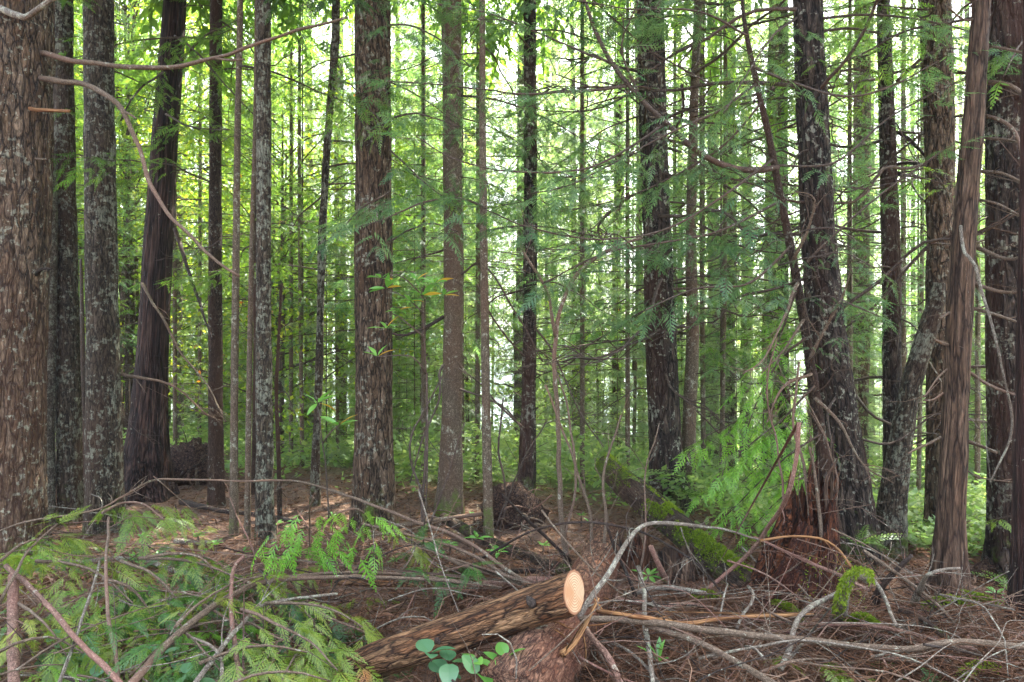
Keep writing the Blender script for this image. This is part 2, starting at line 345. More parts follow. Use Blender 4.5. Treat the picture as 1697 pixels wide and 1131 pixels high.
def ground_mat():
    m, ns, ls = newmat('forest_floor')
    g = N(ns, 'ShaderNodeNewGeometry'); p = g.outputs['Position']
    n1 = N(ns, 'ShaderNodeTexNoise', i_Scale=2.2, i_Detail=6.0, i_Roughness=0.7); ls.new(p, n1.inputs['Vector'])
    n2 = N(ns, 'ShaderNodeTexNoise', i_Scale=45.0, i_Detail=8.0, i_Roughness=0.75); ls.new(p, n2.inputs['Vector'])
    n3 = N(ns, 'ShaderNodeTexNoise', i_Scale=5.0, i_Detail=6.0, i_Roughness=0.7); ls.new(p, n3.inputs['Vector'])
    c = mix(ns, ls, n1.outputs['Fac'], (0.03, 0.017, 0.010), (0.13, 0.068, 0.042))
    c = mix(ns, ls, ramp(ns, ls, n2.outputs['Fac'], [(0.3, 0.0), (0.75, 1.0)]), c, (0.24, 0.15, 0.10))
    c = mix(ns, ls, ramp(ns, ls, n3.outputs['Fac'], [(0.6, 0.0), (0.68, 0.8)]), c, (0.07, 0.09, 0.02))
    sp = N(ns, 'ShaderNodeSeparateXYZ'); ls.new(p, sp.inputs[0])
    far = ramp(ns, ls, math_(ns, ls, 'DIVIDE', math_(ns, ls, 'ADD', math_(ns, ls, 'ADD', sp.outputs[1], -6.4), math_(ns, ls, 'MULTIPLY', sp.outputs[0], 0.5)), 10.0, True), [(0.04, 0.0), (0.22, 1.0)])
    c = mix(ns, ls, far, c, mix(ns, ls, n3.outputs['Fac'], (0.05, 0.09, 0.02), (0.15, 0.20, 0.05)))
    bp = N(ns, 'ShaderNodeBump', i_Strength=0.9, i_Distance=0.03); ls.new(n2.outputs['Fac'], bp.inputs['Height'])
    pr = N(ns, 'ShaderNodeBsdfPrincipled', i_Roughness=0.95); ls.new(c, pr.inputs['Base Color']); ls.new(bp.outputs[0], pr.inputs['Normal'])
    out = N(ns, 'ShaderNodeOutputMaterial'); ls.new(pr.outputs[0], out.inputs[0]); return m

# ------------------------------------------------------------------ ground and far hill
def build_ground():
    ys = np.concatenate([np.arange(-12, 2, 0.7), np.arange(2, 12, 0.07), np.geomspace(12, 400, 90)])
    us = np.linspace(-1, 1, 261); us = np.sign(us) * np.abs(us) ** 1.3
    X = us[None, :] * (9 + np.maximum(ys, 0)[:, None] * 1.5); Y = np.repeat(ys[:, None], len(us), 1)
    Z = ground_h(X, Y); Z = np.where(Y > 90, Z - 0.0, Z)
    n, k = X.shape; idx = np.arange(n * k).reshape(n, k)
    Q = np.stack([idx[:-1, :-1], idx[:-1, 1:], idx[1:, 1:], idx[1:, :-1]], -1).reshape(-1, 4)
    mb = MB(); mb.add(np.stack([X, Y, Z], -1), Q)
    tag(ob('ground', mb.mesh('ground', ground_mat())), 'forest floor of reddish needles, falling away behind the front trees', 'ground', None, 'structure')
    # far wooded mountainside across the valley
    xs = np.linspace(-1500, 1500, 160); rows = np.linspace(0, 1, 30)
    X = np.repeat(xs[None, :], 30, 0); Y = 900 + rows[:, None] * 500 + 0 * X
    top = 30 + 28 * fbm(np.stack([xs / 300, xs * 0, xs * 0 + 5], -1), 3) - 0.02 * xs
    Z = -160 + (top + 160)[None, :] * rows[:, None] ** 0.8 + 6 * fbm(np.stack([X / 60, Y / 60, X * 0], -1), 3)
    n, k = X.shape; idx = np.arange(n * k).reshape(n, k)
    Q = np.stack([idx[:-1, :-1], idx[:-1, 1:], idx[1:, 1:], idx[1:, :-1]], -1).reshape(-1, 4)
    mb = MB(); mb.add(np.stack([X, Y, Z], -1), Q)
    m, ns, ls = newmat('far_forest_hazed'); g = N(ns, 'ShaderNodeNewGeometry')
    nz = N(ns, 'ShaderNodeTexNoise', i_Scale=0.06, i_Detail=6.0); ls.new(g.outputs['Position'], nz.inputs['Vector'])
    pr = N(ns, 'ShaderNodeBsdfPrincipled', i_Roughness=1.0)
    ls.new(mix(ns, ls, nz.outputs['Fac'], (0.10, 0.16, 0.17), (0.22, 0.30, 0.32)), pr.inputs['Base Color'])  # blue distance haze mixed into the forest colour
    out = N(ns, 'ShaderNodeOutputMaterial'); ls.new(pr.outputs[0], out.inputs[0])
    tag(ob('hill', mb.mesh('hill', m)), 'pale blue wooded hillside seen through the gap between the trunks', 'hill', None, 'structure')
build_ground()

# ------------------------------------------------------------------ foliage building blocks
def kites(p, d, s, L, W):
    L = np.asarray(L)[:, None]; W = np.asarray(W)[:, None]
    m = p + d * L * 0.42
    return np.stack([p, m + s * W / 2, p + d * L, m - s * W / 2], 1)
def frond(L=0.3, step=0.03, ang=52, sec=0.30, wid=0.016, fine=False, sag=0.25, curl=0.0, seed=0):
    """one flat spray along +X, side leaflets in the XY plane, tip sagging"""
    r = np.random.default_rng(seed); out = []
    xs = np.arange(step, L * 0.97, step / 2)
    a = radians(ang)
    for i, x in enumerate(xs):
        t = x / L; sd = 1 if i % 2 else -1
        l = L * sec * (1 - t) ** 0.75 * min(1, t * 5 + 0.35) * r.uniform(0.75, 1.15)
        aa = a * (1 - 0.3 * t) + r.normal(0, 0.09)
        d = np.array([cos(aa), sd * sin(aa), r.normal(0, 0.08)]); s = np.array([-d[1], d[0], 0])
        p = np.array([x, 0, 0])
        if fine and l > 0.02:
            k = np.arange(0.012, l, 0.011); k = np.repeat(k, 2); sg = np.where(np.arange(len(k)) % 2, 1.0, -1.0)
            b = radians(38)
            dd = d[None] * cos(b) + s[None] * (sg * sin(b))[:, None]; ss = np.column_stack([-dd[:, 1], dd[:, 0], 0 * k])
            ll = 0.020 * (1 - k / l * 0.6)
            out.append(kites(p + d * k[:, None], dd, ss, ll, np.full(len(k), 0.0050)))
            out.append(kites(p[None], d[None], s[None], [l + 0.008], [0.006]))
        else:
            out.append(kites(p[None], d[None], s[None], [l], [wid]))
    out.append(kites(np.array([[0, 0, 0.0]]), np.array([[1.0, 0, 0]]), np.array([[0, 1.0, 0]]), [L], [wid * 0.6]))
    Q = np.concatenate(out)
    x = Q[..., 0]; Q[..., 2] -= sag * x * x / L; Q[..., 2] -= curl * np.abs(Q[..., 1]) 
    return Q
FINE = [frond(0.30, 0.022, fine=True, sag=s, curl=c, seed=i) for i, (s, c) in enumerate([(0.2, 0.1), (0.45, 0.25), (0.7, 0.1), (0.35, 0.3)])]
MID = [frond(0.30, 0.034, wid=0.017, sec=0.34, sag=s, curl=c, seed=9 + i) for i, (s, c) in enumerate([(0.15, 0.1), (0.35, 0.2), (0.08, 0.15), (0.5, 0.1)])]
LACE = [frond(0.24, 0.024, wid=0.009, sec=0.26, sag=s, curl=c, seed=29 + i) for i, (s, c) in enumerate([(0.15, 0.1), (0.35, 0.2), (0.08, 0.15), (0.45, 0.1)])]
MIX = [MID[0], LACE[1], MID[2], LACE[3], MID[1]]
FAR = [frond(0.36, 0.085, wid=0.045, sec=0.42, sag=s, curl=c, seed=19 + i) for i, (s, c) in enumerate([(0.12, 0.1), (0.3, 0.2), (0.5, 0.15)])]

def frame_of(d, up=(0, 0, 1.0), roll=0.0):
    d = unit(np.asarray(d, float)); s = np.cross(up, d)
    if np.linalg.norm(s) < 1e-3: s = np.array([0, 1.0, 0])
    s = unit(s); u = np.cross(d, s)
    if roll: s, u = s * cos(roll) + u * sin(roll), u * cos(roll) - s * sin(roll)
    return np.column_stack([d, s, u])
def place(mb, Q, p, d, scale=1.0, roll=0.0, tint=None):
    R = frame_of(d, roll=roll)
    mb.quads(Q @ R.T * scale + p, tint)

def leafy(mb, path, r, fronds, gap=0.10, size=1.0, start=0.12, side=0.35, droop=0.25, stem=None, dens=1.0, taper=1.0):
    """clothe a branch path with alternate side twigs carrying fronds"""
    path = np.asarray(path, float); L = np.linalg.norm(np.diff(path, axis=0), axis=1).sum()
    n = max(4, int(L / gap)); q = cr(path, n + 1); dirs = np.gradient(q, axis=0)
    for i in range(1, n + 1):
        t = i / n
        if t < start or r.random() > dens: continue
        d = unit(dirs[i]); R = frame_of(d); sd = 1 if i % 2 else -1
        sl = side * L * (1 - t * 0.8) ** taper * r.uniform(0.5, 1.15) + 0.06
        sl = min(sl, 0.75)
        dd = unit(d * cos(0.9) + R[:, 1] * sd * sin(0.9) + np.array([0, 0, -droop * r.uniform(0.3, 1.2)]))
        m = max(2, int(sl / 0.13)); pp = q[i].copy(); step = sl / m; ptsl = [pp.copy()]
        for k in range(m):
            pp = pp + dd * step; dd = unit(dd + np.array([0, 0, -droop * 0.25]) + r.normal(0, 0.06, 3)); ptsl.append(pp.copy())
            R2 = frame_of(dd)
            for s2 in (1, -1):
                fd = unit(dd * cos(0.85) + R2[:, 1] * s2 * sin(0.85) + np.array([0, 0, -droop * 0.6]))
                place(mb, fronds[r.integers(len(fronds))], pp - dd * step * 0.5 * (s2 > 0), fd, size * r.uniform(0.5, 0.95) * (1 - 0.35 * k / m), r.normal(0, 0.3))
        place(mb, fronds[r.integers(len(fronds))], pp, dd, size * r.uniform(0.6, 1.0), r.normal(0, 0.3))
        if stem is not None: tube(stem, np.array(ptsl), np.linspace(0.0035, 0.0012, len(ptsl)), 3, cap=False)
    place(mb, fronds[0], q[-1], dirs[-1], size)

def bough_path(L, r, rise=0.15, fall=0.5):
    t = np.linspace(0, 1, 7); w = np.cumsum(r.normal(0, 0.02, 7))
    return np.column_stack([L * t * (1 - 0.12 * t), L * w, L * (rise * t - fall * t ** 2 + 0.18 * t ** 4)])
def crown_mesh(name, H, R, nb, fronds, mat, seed, shape='cone', size=1.0, gap=0.16, droop=0.3, rise=0.15, fall=0.5, side=0.38, rmin=0.35, stemr=0.010):
    """returns (foliage mesh, limbs mesh); crown grows from z = 0 to z = H about the z axis"""
    r = np.random.default_rng(seed); lf = MB(); st = MB()
    for i in range(nb):
        t = (i + r.random()) / nb
        z = H * t
        prof = (1 - t) ** 0.8 if shape == 'cone' else (0.75 + 0.25 * sin(pi * t)) * (1 if t < 0.8 else (1 - t) / 0.2 * 0.8 + 0.2)
        L = max(rmin, R * prof * r.uniform(0.55, 1.15))
        az = i * 2.399 + r.normal(0, 0.35)
        b = bough_path(L, r, rise * r.uniform(0.4, 1.6), fall * r.uniform(0.5, 1.4))
        c, s = cos(az), sin(az)
        w = np.column_stack([b[:, 0] * c - b[:, 1] * s, b[:, 0] * s + b[:, 1] * c, b[:, 2] + z])
        leafy(lf, w, r, fronds, gap=gap, size=size, side=side, droop=droop, stem=None)
        tube(st, w, np.linspace(stemr * (0.5 + 0.5 * L / R), 0.002, len(w)), 4, cap=False)
    tube(st, np.array([[0, 0, -0.2], [0, 0, H * 0.5], [0, 0, H]]), [stemr * 1.6, stemr * 1.1, 0.006], 6)
    return lf.mesh(name, mat, smooth=False), st.mesh('limbs', M['twig'])

def spur_mesh(seed, L=1.0, sub=5, curve=-0.15):
    """dead bare branch along +X with side twigs"""
    r = np.random.default_rng(seed); mb = MB()
    t = np.linspace(0, 1, 8)
    w = np.cumsum(r.normal(0, 0.035, 8)); w2 = np.cumsum(r.normal(0, 0.03, 8))
    main = np.column_stack([L * t, L * w, L * (w2 + curve * 1.8 * t + 0.30 * t * t * r.uniform(-0.2, 1.5))])
    tube(mb, main, np.linspace(0.0075, 0.0014, 8), 5, gnarl=0.012, step=0.06)
    for k in range(sub):
        u = r.uniform(0.25, 0.95); i = int(u * 7); p = main[i] + (main[min(i + 1, 7)] - main[i]) * (u * 7 - i)
        d = unit(np.array([r.uniform(0.4, 1), r.choice([-1, 1]) * r.uniform(0.4, 1), r.normal(0, 0.35)])); l = L * r.uniform(0.15, 0.45) * (1.1 - u * 0.5)
        q = np.array([p, p + d * l * 0.5 + r.normal(0, 0.02, 3), p + d * l + r.normal(0, 0.05, 3)])
        tube(mb, q, [0.004, 0.003, 0.0012], 3, cap=False)
        if r.random() < 0.6:
            e = unit(d + r.normal(0, 0.7, 3)); tube(mb, np.array([q[1], q[1] + e * l * 0.45]), [0.0025, 0.001], 3, cap=False)
    return mb.mesh('dead_branch', M['twig'])
SPURS = [spur_mesh(100 + i, 1.0, 4 + i % 5, c) for i, c in enumerate([-0.1, -0.25, 0.05, -0.35, 0.12, -0.15, -0.3, 0.0, -0.2, -0.05])]

def lobes_root(amp, n=6, ph=0.0, foot=0.9):
    def f(a, s, L):
        g = np.exp(-np.maximum(L - s, 0) / foot * 2.2)
        return 1 + amp * g * (0.6 + 0.6 * np.cos(a * n + ph) + 0.4 * np.cos(a * (n - 2) + 2 * ph + 1)) * 1.0
    return f

CROWNS_HIGH = []
for i in range(4):
    CROWNS_HIGH.append(crown_mesh('crown', 13.0, 2.4, 62, FAR, M['needles'], 300 + i, size=2.0, gap=0.30, side=0.35, stemr=0.03))

# ------------------------------------------------------------------ front trees, traced as centre lines with widths
TREE_INFO = []
def trunk_tree(name, label, pts, mat, depth=None, top=17.0, ns=40, step=0.06, rough=0.05, flare=0.38, crown=True, snag=False,
               spurs=(0, 0, 0, 0), group=None, cat='tree', lean_out=0.5, nlobes=5, trunk_name='trunk', lobe_foot=0.8, crown_at=5.6):
    """pts: (px, py, width_px) from the top of the frame to the foot"""
    base = G(pts[-1][0], pts[-1][1]) if depth is None else P(pts[-1][0], pts[-1][1], depth)
    d = base[1]
    base[2] = float(ground_h(base[0], base[1])) if depth is None else base[2]
    q = np.array([[*P(x, y, d), w / 2 / F * d] for x, y, w in pts])
    q[-1, 2] = min(q[-1, 2], base[2])
    if not snag:
        v = q[0, :3] - q[min(2, len(q) - 1), :3]; v = v / v[2]; v[:2] *= lean_out
        z0 = q[0, 2]; r0 = q[0, 3]
        ext = [[*(q[0, :3] + v * (z - z0)), max(0.02, r0 * (1 - (z - z0) / (top - z0)) ** 0.8)] for z in np.linspace(top, z0, 6)[:-1]]
        q = np.vstack([ext, q])
    foot = q[-1].copy(); foot[2] -= 0.15; foot[3] *= 1.05
    q = np.vstack([q, foot])
    loc = np.array([q[-2, 0], d, q[-2, 2]])
    t = thing(name, label, cat, tuple(loc), group)
    mb = MB(); L = np.linalg.norm(np.diff(q[:, :3], axis=0), axis=1).sum(); n = int(L / (step * 0.6))
    # bark runs foot -> top so its third coordinate is height
    R = cr(q[::-1], n); s = np.concatenate([[0], np.cumsum(np.linalg.norm(np.diff(R[:, :3], axis=0), axis=1))])
    rad = np.maximum(R[:, 3], 0.006) * (1 + flare * np.exp(-s / 0.13))
    ph = (label.__len__() * 1.7) % 6
    def lob(a, ss, LL): 
        g = np.exp(-ss / lobe_foot * 2.0)
        return 1 + flare * 0.55 * g * (np.cos(a * nlobes + ph) + 0.5 * np.cos(a * (nlobes - 2) + 2 * ph))
    tube(mb, R[:, :3] - loc, rad, int(ns * 1.6), rough=rough, rf=9.0, lobes=lob, relief={'fir': .008, 'dark': .009, 'lichen': .004, 'cedar': .004, 'dead': .004, 'pale': .003}.get(mat, 0.0015))
    tr = ob(trunk_name, mb.mesh(trunk_name, M[mat]), t)
    if crown:
        k = len(TREE_INFO) % 4; top_pt = cr(q[:, :3], 60); zi = top_pt[np.argmin(abs(top_pt[:, 2] - crown_at))]
        lf, st = CROWNS_HIGH[k]
        a = random.uniform(0, 6.28)
        c = ob('crown', lf, t, tuple(zi - loc), (0, 0, a), random.uniform(0.8, 1.05)); ob('limbs', st, c)
    # bare side branches: (count, zmin, zmax, length)
    cnt, z0, z1, ln = spurs
    for i in range(cnt):
        z = z0 + (z1 - z0) * (i + random.random()) / cnt
        k = np.argmin(abs(R[:, 2] - z)); p = R[k, :3]
        az = i * 2.4 + random.uniform(-0.5, 0.5)
        off = np.array([cos(az), sin(az), 0]) * rad[k] * 0.8
        s_ = ln * random.uniform(0.35, 1.2)
        ob('dead_branch', SPURS[(i * 3 + len(TREE_INFO)) % 10], t, tuple(p + off - loc), (random.uniform(-0.5, 0.5), random.uniform(-0.25, 0.3), az), s_)
    TREE_INFO.append((t, R, rad, loc)); return t, R, rad, loc

T = {}
T['giant'] = trunk_tree('fir_tree', 'thickest trunk at the left edge, grey brown furrowed bark with pale lichen spots', [(31, 0, 98), (28, 250, 100), (20, 500, 102), (14, 750, 104), (10, 925, 116)], 'fir', ns=72, step=0.04, spurs=(3, 1.5, 4, 0.4))
T['birch'] = trunk_tree('snag', 'broken pale flaking trunk squeezed behind the thick left edge trunk', [(79, 205, 7), (81, 240, 15), (82, 330, 24), (80, 480, 24), (76, 680, 27), (74, 872, 30)], 'pale', snag=True, crown=False, rough=0.1, flare=0.1)
T['l3'] = trunk_tree('fir_tree', 'straight lichen flecked trunk, slimmer one of the pair right of the left edge trunk', [(104, 0, 29), (108, 300, 31), (112, 550, 34), (116, 868, 38)], 'lichen', spurs=(6, 1, 4.5, 0.5))
T['l4'] = trunk_tree('fir_tree', 'straight trunk thickly speckled with pale lichen, wider one of the pair at left', [(163, 0, 44), (166, 300, 46), (170, 550, 49), (173, 884, 57)], 'lichen', ns=48, spurs=(6, 1, 4.5, 0.5))
T['cedar'] = trunk_tree('cedar_tree', 'dark red brown cedar leaning left with a widely flared fluted foot', [(290, 0, 34), (283, 100, 38), (272, 250, 40), (263, 400, 44), (254, 560, 47), (247, 690, 58), (243, 760, 74), (240, 822, 96)], 'cedar', ns=64, flare=0.22, nlobes=7, rough=0.03, spurs=(8, 1, 4.5, 0.9))
T['l7'] = trunk_tree('hemlock_tree', 'slim dark brown trunk just right of the leaning cedar', [(358, 0, 19), (357, 300, 20), (357, 600, 22), (359, 842, 26)], 'brown', spurs=(7, 0.8, 4.5, 0.7))
T['l8'] = trunk_tree('hemlock_tree', 'very thin mottled trunk standing between two darker slim trunks at left', [(398, 0, 9), (394, 200, 10), (391, 450, 12), (388, 700, 12), (388, 888, 15)], 'smooth', ns=20, flare=0.15, spurs=(8, 0.6, 4, 0.5))
T['l9'] = trunk_tree('hemlock_tree', 'pole thin grey sapling trunk touching the left side of a lichened trunk', [(426, 0, 7), (423, 200, 7), (417, 420, 8), (412, 700, 9), (410, 897, 11)], 'smooth', ns=16, flare=0.1, top=9, crown=False, spurs=(6, 0.6, 3.5, 0.4))
T['l10b'] = trunk_tree('hemlock_tree', 'brown slim trunk half hidden behind the lichened trunk at left', [(430, 0, 15), (428, 300, 14), (427, 600, 15), (426, 850, 20)], 'brown', ns=24, depth=7.1, spurs=(4, 0.8, 4, 0.5))
T['l10'] = trunk_tree('fir_tree', 'slim lichen crusted trunk with green moss on its foot, left of centre', [(437, 0, 22), (437, 300, 23), (437, 600, 25), (440, 903, 31)], 'lichen', spurs=(6, 0.8, 4, 0.6))
T['crook'] = trunk_tree('crooked_tree', 'thin crooked lichen spotted trunk bending left of the broad centre trunk', [(557, 0, 13), (556, 60, 13), (549, 150, 12), (541, 260, 13), (537, 330, 12), (533, 420, 13), (531, 520, 12), (528, 640, 13), (524, 740, 13), (522, 838, 17)], 'lichen', ns=24, rough=0.12, flare=0.1, crown=False, top=8, spurs=(7, 0.8, 4, 0.6))
T['c13'] = trunk_tree('fir_tree', 'broad straight trunk left of centre, half dark and half grey with lichen', [(617, 0, 58), (618, 200, 58), (619, 450, 60), (620, 700, 62), (621, 878, 72)], 'fir', ns=64, step=0.04, spurs=(6, 1.2, 4, 0.45))
T['c14'] = trunk_tree('hemlock_tree', 'plain grey brown trunk with peg like branch stubs near the centre', [(748, 0, 32), (750, 250, 31), (751, 500, 32), (749, 680, 34), (745, 857, 46)], 'smooth', ns=48, spurs=(14, 0.3, 4, 0.35))
T['c15'] = trunk_tree('hemlock_tree', 'thin pale mottled trunk right of the plain grey brown trunk', [(799, 0, 10), (800, 250, 12), (803, 500, 14), (806, 700, 15), (810, 896, 17)], 'smooth', ns=24, flare=0.12, spurs=(8, 0.5, 4, 0.7))
T['c16'] = trunk_tree('hemlock_tree', 'slim dark trunk at the centre standing beside a round root ball', [(878, 0, 20), (879, 250, 21), (878, 500, 23), (876, 660, 24), (872, 832, 31)], 'dark', spurs=(10, 0.5, 4, 0.9))
T['c17'] = trunk_tree('fir_tree', 'dark trunk right of centre leaning left at the top, above the mossy log', [(1077, 0, 43), (1081, 180, 44), (1089, 400, 46), (1097, 600, 50), (1102, 740, 54), (1105, 850, 66)], 'dark', ns=56, spurs=(22, 0.9, 4.7, 1.9))
T['c18'] = trunk_tree('hemlock_tree', 'slim smooth brown trunk just right of the dark leaning trunk above the mossy log', [(1157, 0, 13), (1150, 180, 15), (1145, 400, 17), (1148, 560, 20), (1142, 700, 22), (1143, 840, 24)], 'smooth', ns=32, depth=6.6, spurs=(22, 0.9, 4.7, 1.9))
T['r20'] = trunk_tree('fir_tree', 'massive black barked trunk leaning left behind the red rotten stump', [(1339, 0, 44), (1345, 150, 48), (1354, 350, 52), (1366, 520, 58), (1381, 660, 68), (1396, 780, 78), (1410, 925, 100)], 'dark', ns=72, step=0.04, flare=0.2, spurs=(22, 0.9, 4.7, 1.9))
T['r22'] = trunk_tree('hemlock_tree', 'straight slim dark trunk between the black trunk and the lichened leaning trunk', [(1464, 0, 20), (1470, 200, 24), (1477, 450, 28), (1479, 650, 29), (1481, 850, 34)], 'dark', depth=6.2, spurs=(22, 0.9, 4.7, 1.9))
T['r23'] = trunk_tree('fir_tree', 'straight rough barked trunk right behind the leaning barkless snag', [(1551, 0, 44), (1557, 200, 44), (1559, 400, 42), (1559, 650, 42), (1561, 870, 48)], 'fir', depth=5.8, ns=56, spurs=(22, 0.9, 4.7, 1.9))
T['r24'] = trunk_tree('crooked_tree', 'lichen plated trunk leaning right and ending against the rough straight trunk', [(1556, 470, 20), (1549, 510, 27), (1530, 570, 30), (1512, 630, 32), (1498, 700, 34), (1486, 780, 38), (1478, 860, 42), (1474, 925, 48)], 'lichen', snag=True, crown=False, ns=48, step=0.03, rough=0.08)
T['r25'] = trunk_tree('snag', 'brown dead barkless snag with long curved bare branches, leaning right', [(1627, 0, 26), (1620, 100, 28), (1612, 220, 32), (1602, 330, 34), (1594, 450, 38), (1588, 560, 38), (1583, 700, 39), (1576, 850, 42), (1572, 990, 58)], 'dead', ns=56, step=0.04, rough=0.07, crown=False, top=7.5, spurs=(0, 0, 0, 0))
T['r26'] = trunk_tree('fir_tree', 'thick black furrowed trunk at the right edge flecked with lichen', [(1672, 0, 66), (1674, 300, 68), (1678, 600, 72), (1684, 800, 78), (1688, 968, 92)], 'dark', ns=72, step=0.04, spurs=(4, 1, 4.5, 0.6))
T['r27'] = trunk_tree('cedar_tree', 'dark trunk cut off by the bottom right corner with a spreading root', [(1726, 0, 50), (1722, 400, 54), (1718, 700, 58), (1714, 900, 60), (1712, 1066, 74)], 'cedar', ns=48, depth=3.7, flare=0.35, crown=False)
T['sap5'] = trunk_tree('sapling', 'thin bare sapling stem between the two lichened trunks at left', [(134, 430, 4), (136, 520, 6), (137, 600, 8), (139, 700, 8), (140, 835, 9)], 'twig', ns=12, crown=False, snag=True, flare=0.1, spurs=(5, 0.4, 1.8, 0.3))
T['sap11'] = trunk_tree('sapling', 'wavy thin bare sapling between the mossy footed trunk and the crooked trunk', [(466, 470, 4), (462, 560, 5), (458, 650, 6), (461, 740, 7), (464, 858, 8)], 'brown', ns=12, crown=False, snag=True, flare=0.1, spurs=(9, 0.2, 1.8, 0.5))

# ------------------------------------------------------------------ trees behind: trunks seen between the front ones, then the deeper wood
def unit_trunk(seed, mat, lean=0.02):
    r = np.random.default_rng(seed); mb = MB(); H = 22.0
    z = np.linspace(-1.0, H, 14); w = np.cumsum(r.normal(0, lean, 14)); w2 = np.cumsum(r.normal(0, lean, 14))
    rad = np.where(z < 0.4, 1.25, 1.0) * (1 - np.clip(z, 0, H) / H * 0.82) * 0.15
    tube(mb, np.column_stack([w - w[1], w2 - w2[1], z]), rad, 14, step=0.35, rough=0.10, rf=9)
    return mb.mesh('trunk', M[mat])
BT = {'pale': [unit_trunk(1, 'pale'), unit_trunk(2, 'pale')], 'fir': [unit_trunk(3, 'fir'), unit_trunk(4, 'lichen')],
      'dark': [unit_trunk(5, 'dark'), unit_trunk(6, 'dark')], 'mossy': [unit_trunk(7, 'mossy', 0.06), unit_trunk(8, 'mossy', 0.08)]}
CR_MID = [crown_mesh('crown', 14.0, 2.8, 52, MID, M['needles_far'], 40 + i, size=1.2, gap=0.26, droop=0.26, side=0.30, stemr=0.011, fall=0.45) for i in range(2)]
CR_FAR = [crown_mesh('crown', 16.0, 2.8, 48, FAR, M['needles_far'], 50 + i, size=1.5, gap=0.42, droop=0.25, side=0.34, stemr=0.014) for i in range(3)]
YOUNG = [crown_mesh('crown', 6.0, 1.8, 60, MID, M['needles_far' if i else 'needles'], 60 + i, size=1.0, gap=0.17, droop=0.25, side=0.35, stemr=0.007, fall=0.35) for i in range(3)]
YOUNGB = [crown_mesh('crown', 7.5, 2.2, 58, LACE, M['needles_blue' if i else 'needles'], 70 + i, size=1.0, gap=0.13, droop=0.2, side=0.30, stemr=0.008, fall=0.25, rise=0.05) for i in range(3)]

def vine_maple(seed):
    """airy broadleaf crown: loose leaves around thin arching stems"""
    r = np.random.default_rng(seed); lf = MB(); st = MB()
    tube(st, np.array([[0, 0, -0.3], [0.05, 0, 2], [0, 0.1, 4.5]]), [0.045, 0.03, 0.01], 6, step=0.3)
    for i in range(34):
        z = r.uniform(0.5, 4.5); az = r.uniform(0, 6.28); L = r.uniform(0.7, 2.2)
        e = np.array([cos(az), sin(az), r.uniform(-0.1, 0.7)]); q = np.array([[0, 0, z], e * L * 0.5 + [0, 0, z + 0.15], e * L + [0, 0, z]])
        tube(st, q, [0.012, 0.008, 0.003], 4, step=0.2)
        k = int(L * 70); t = r.random(k) ** 0.6; p = q[0] + (q[2] - q[0]) * t[:, None] + r.normal(0, 0.16, (k, 3))
        d = r.normal(0, 1, (k, 3)); d[:, 2] -= 0.4; d /= np.linalg.norm(d, axis=1)[:, None]
        s = np.cross(d, r.normal(0, 0.4, (k, 3)) + [0, 0, 1]); s /= np.linalg.norm(s, axis=1)[:, None]
        lf.quads(kites(p, d, s, r.uniform(0.045, 0.075, k), r.uniform(0.03, 0.055, k)), r.random(k))
    return lf.mesh('crown', M['needles_yellow'], False), st.mesh('limbs', M['twig'])
MAPLE = [vine_maple(80 + i) for i in range(3)]

def back_tree(px, d, w, kind, label, cat, group, crown=None, c_at=5.0, csc=1.0, spurs=0, H=None, name='hemlock_tree', tilt=0.0, rr=random.Random(5)):
    x = (px - 848.5) / F * d; z = float(ground_h(x, d)) - 0.1
    t = thing(name, label, cat, (x, d, z), group, rr.uniform(0, 6.28))
    s = w / F * d / 0.3
    k = (rr.randrange(2))
    o = ob('trunk', BT[kind][k], t, (0, 0, 0), (rr.uniform(-tilt, tilt), rr.uniform(-tilt, tilt), 0), (s, s, (H or 20) / 22.0))
    if crown:
        c = ob('crown', crown[0], t, (0, 0, c_at), (0, 0, rr.uniform(0, 6)), (csc, csc, csc * (0.55 if d < 28 else 0.9))); ob('limbs', crown[1], c)
    for i in range(spurs):
        ob('dead_branch', SPURS[rr.randrange(10)], t, (0, 0, rr.uniform(1.0, min(0.55 * d + 1.5, 9))), (rr.uniform(-.6, .6), rr.uniform(-.3, .3), rr.uniform(0, 6.28)), rr.uniform(0.8, 2.4))
    return t
R5 = random.Random(11)
def allc(): return CR_MID + CR_FAR
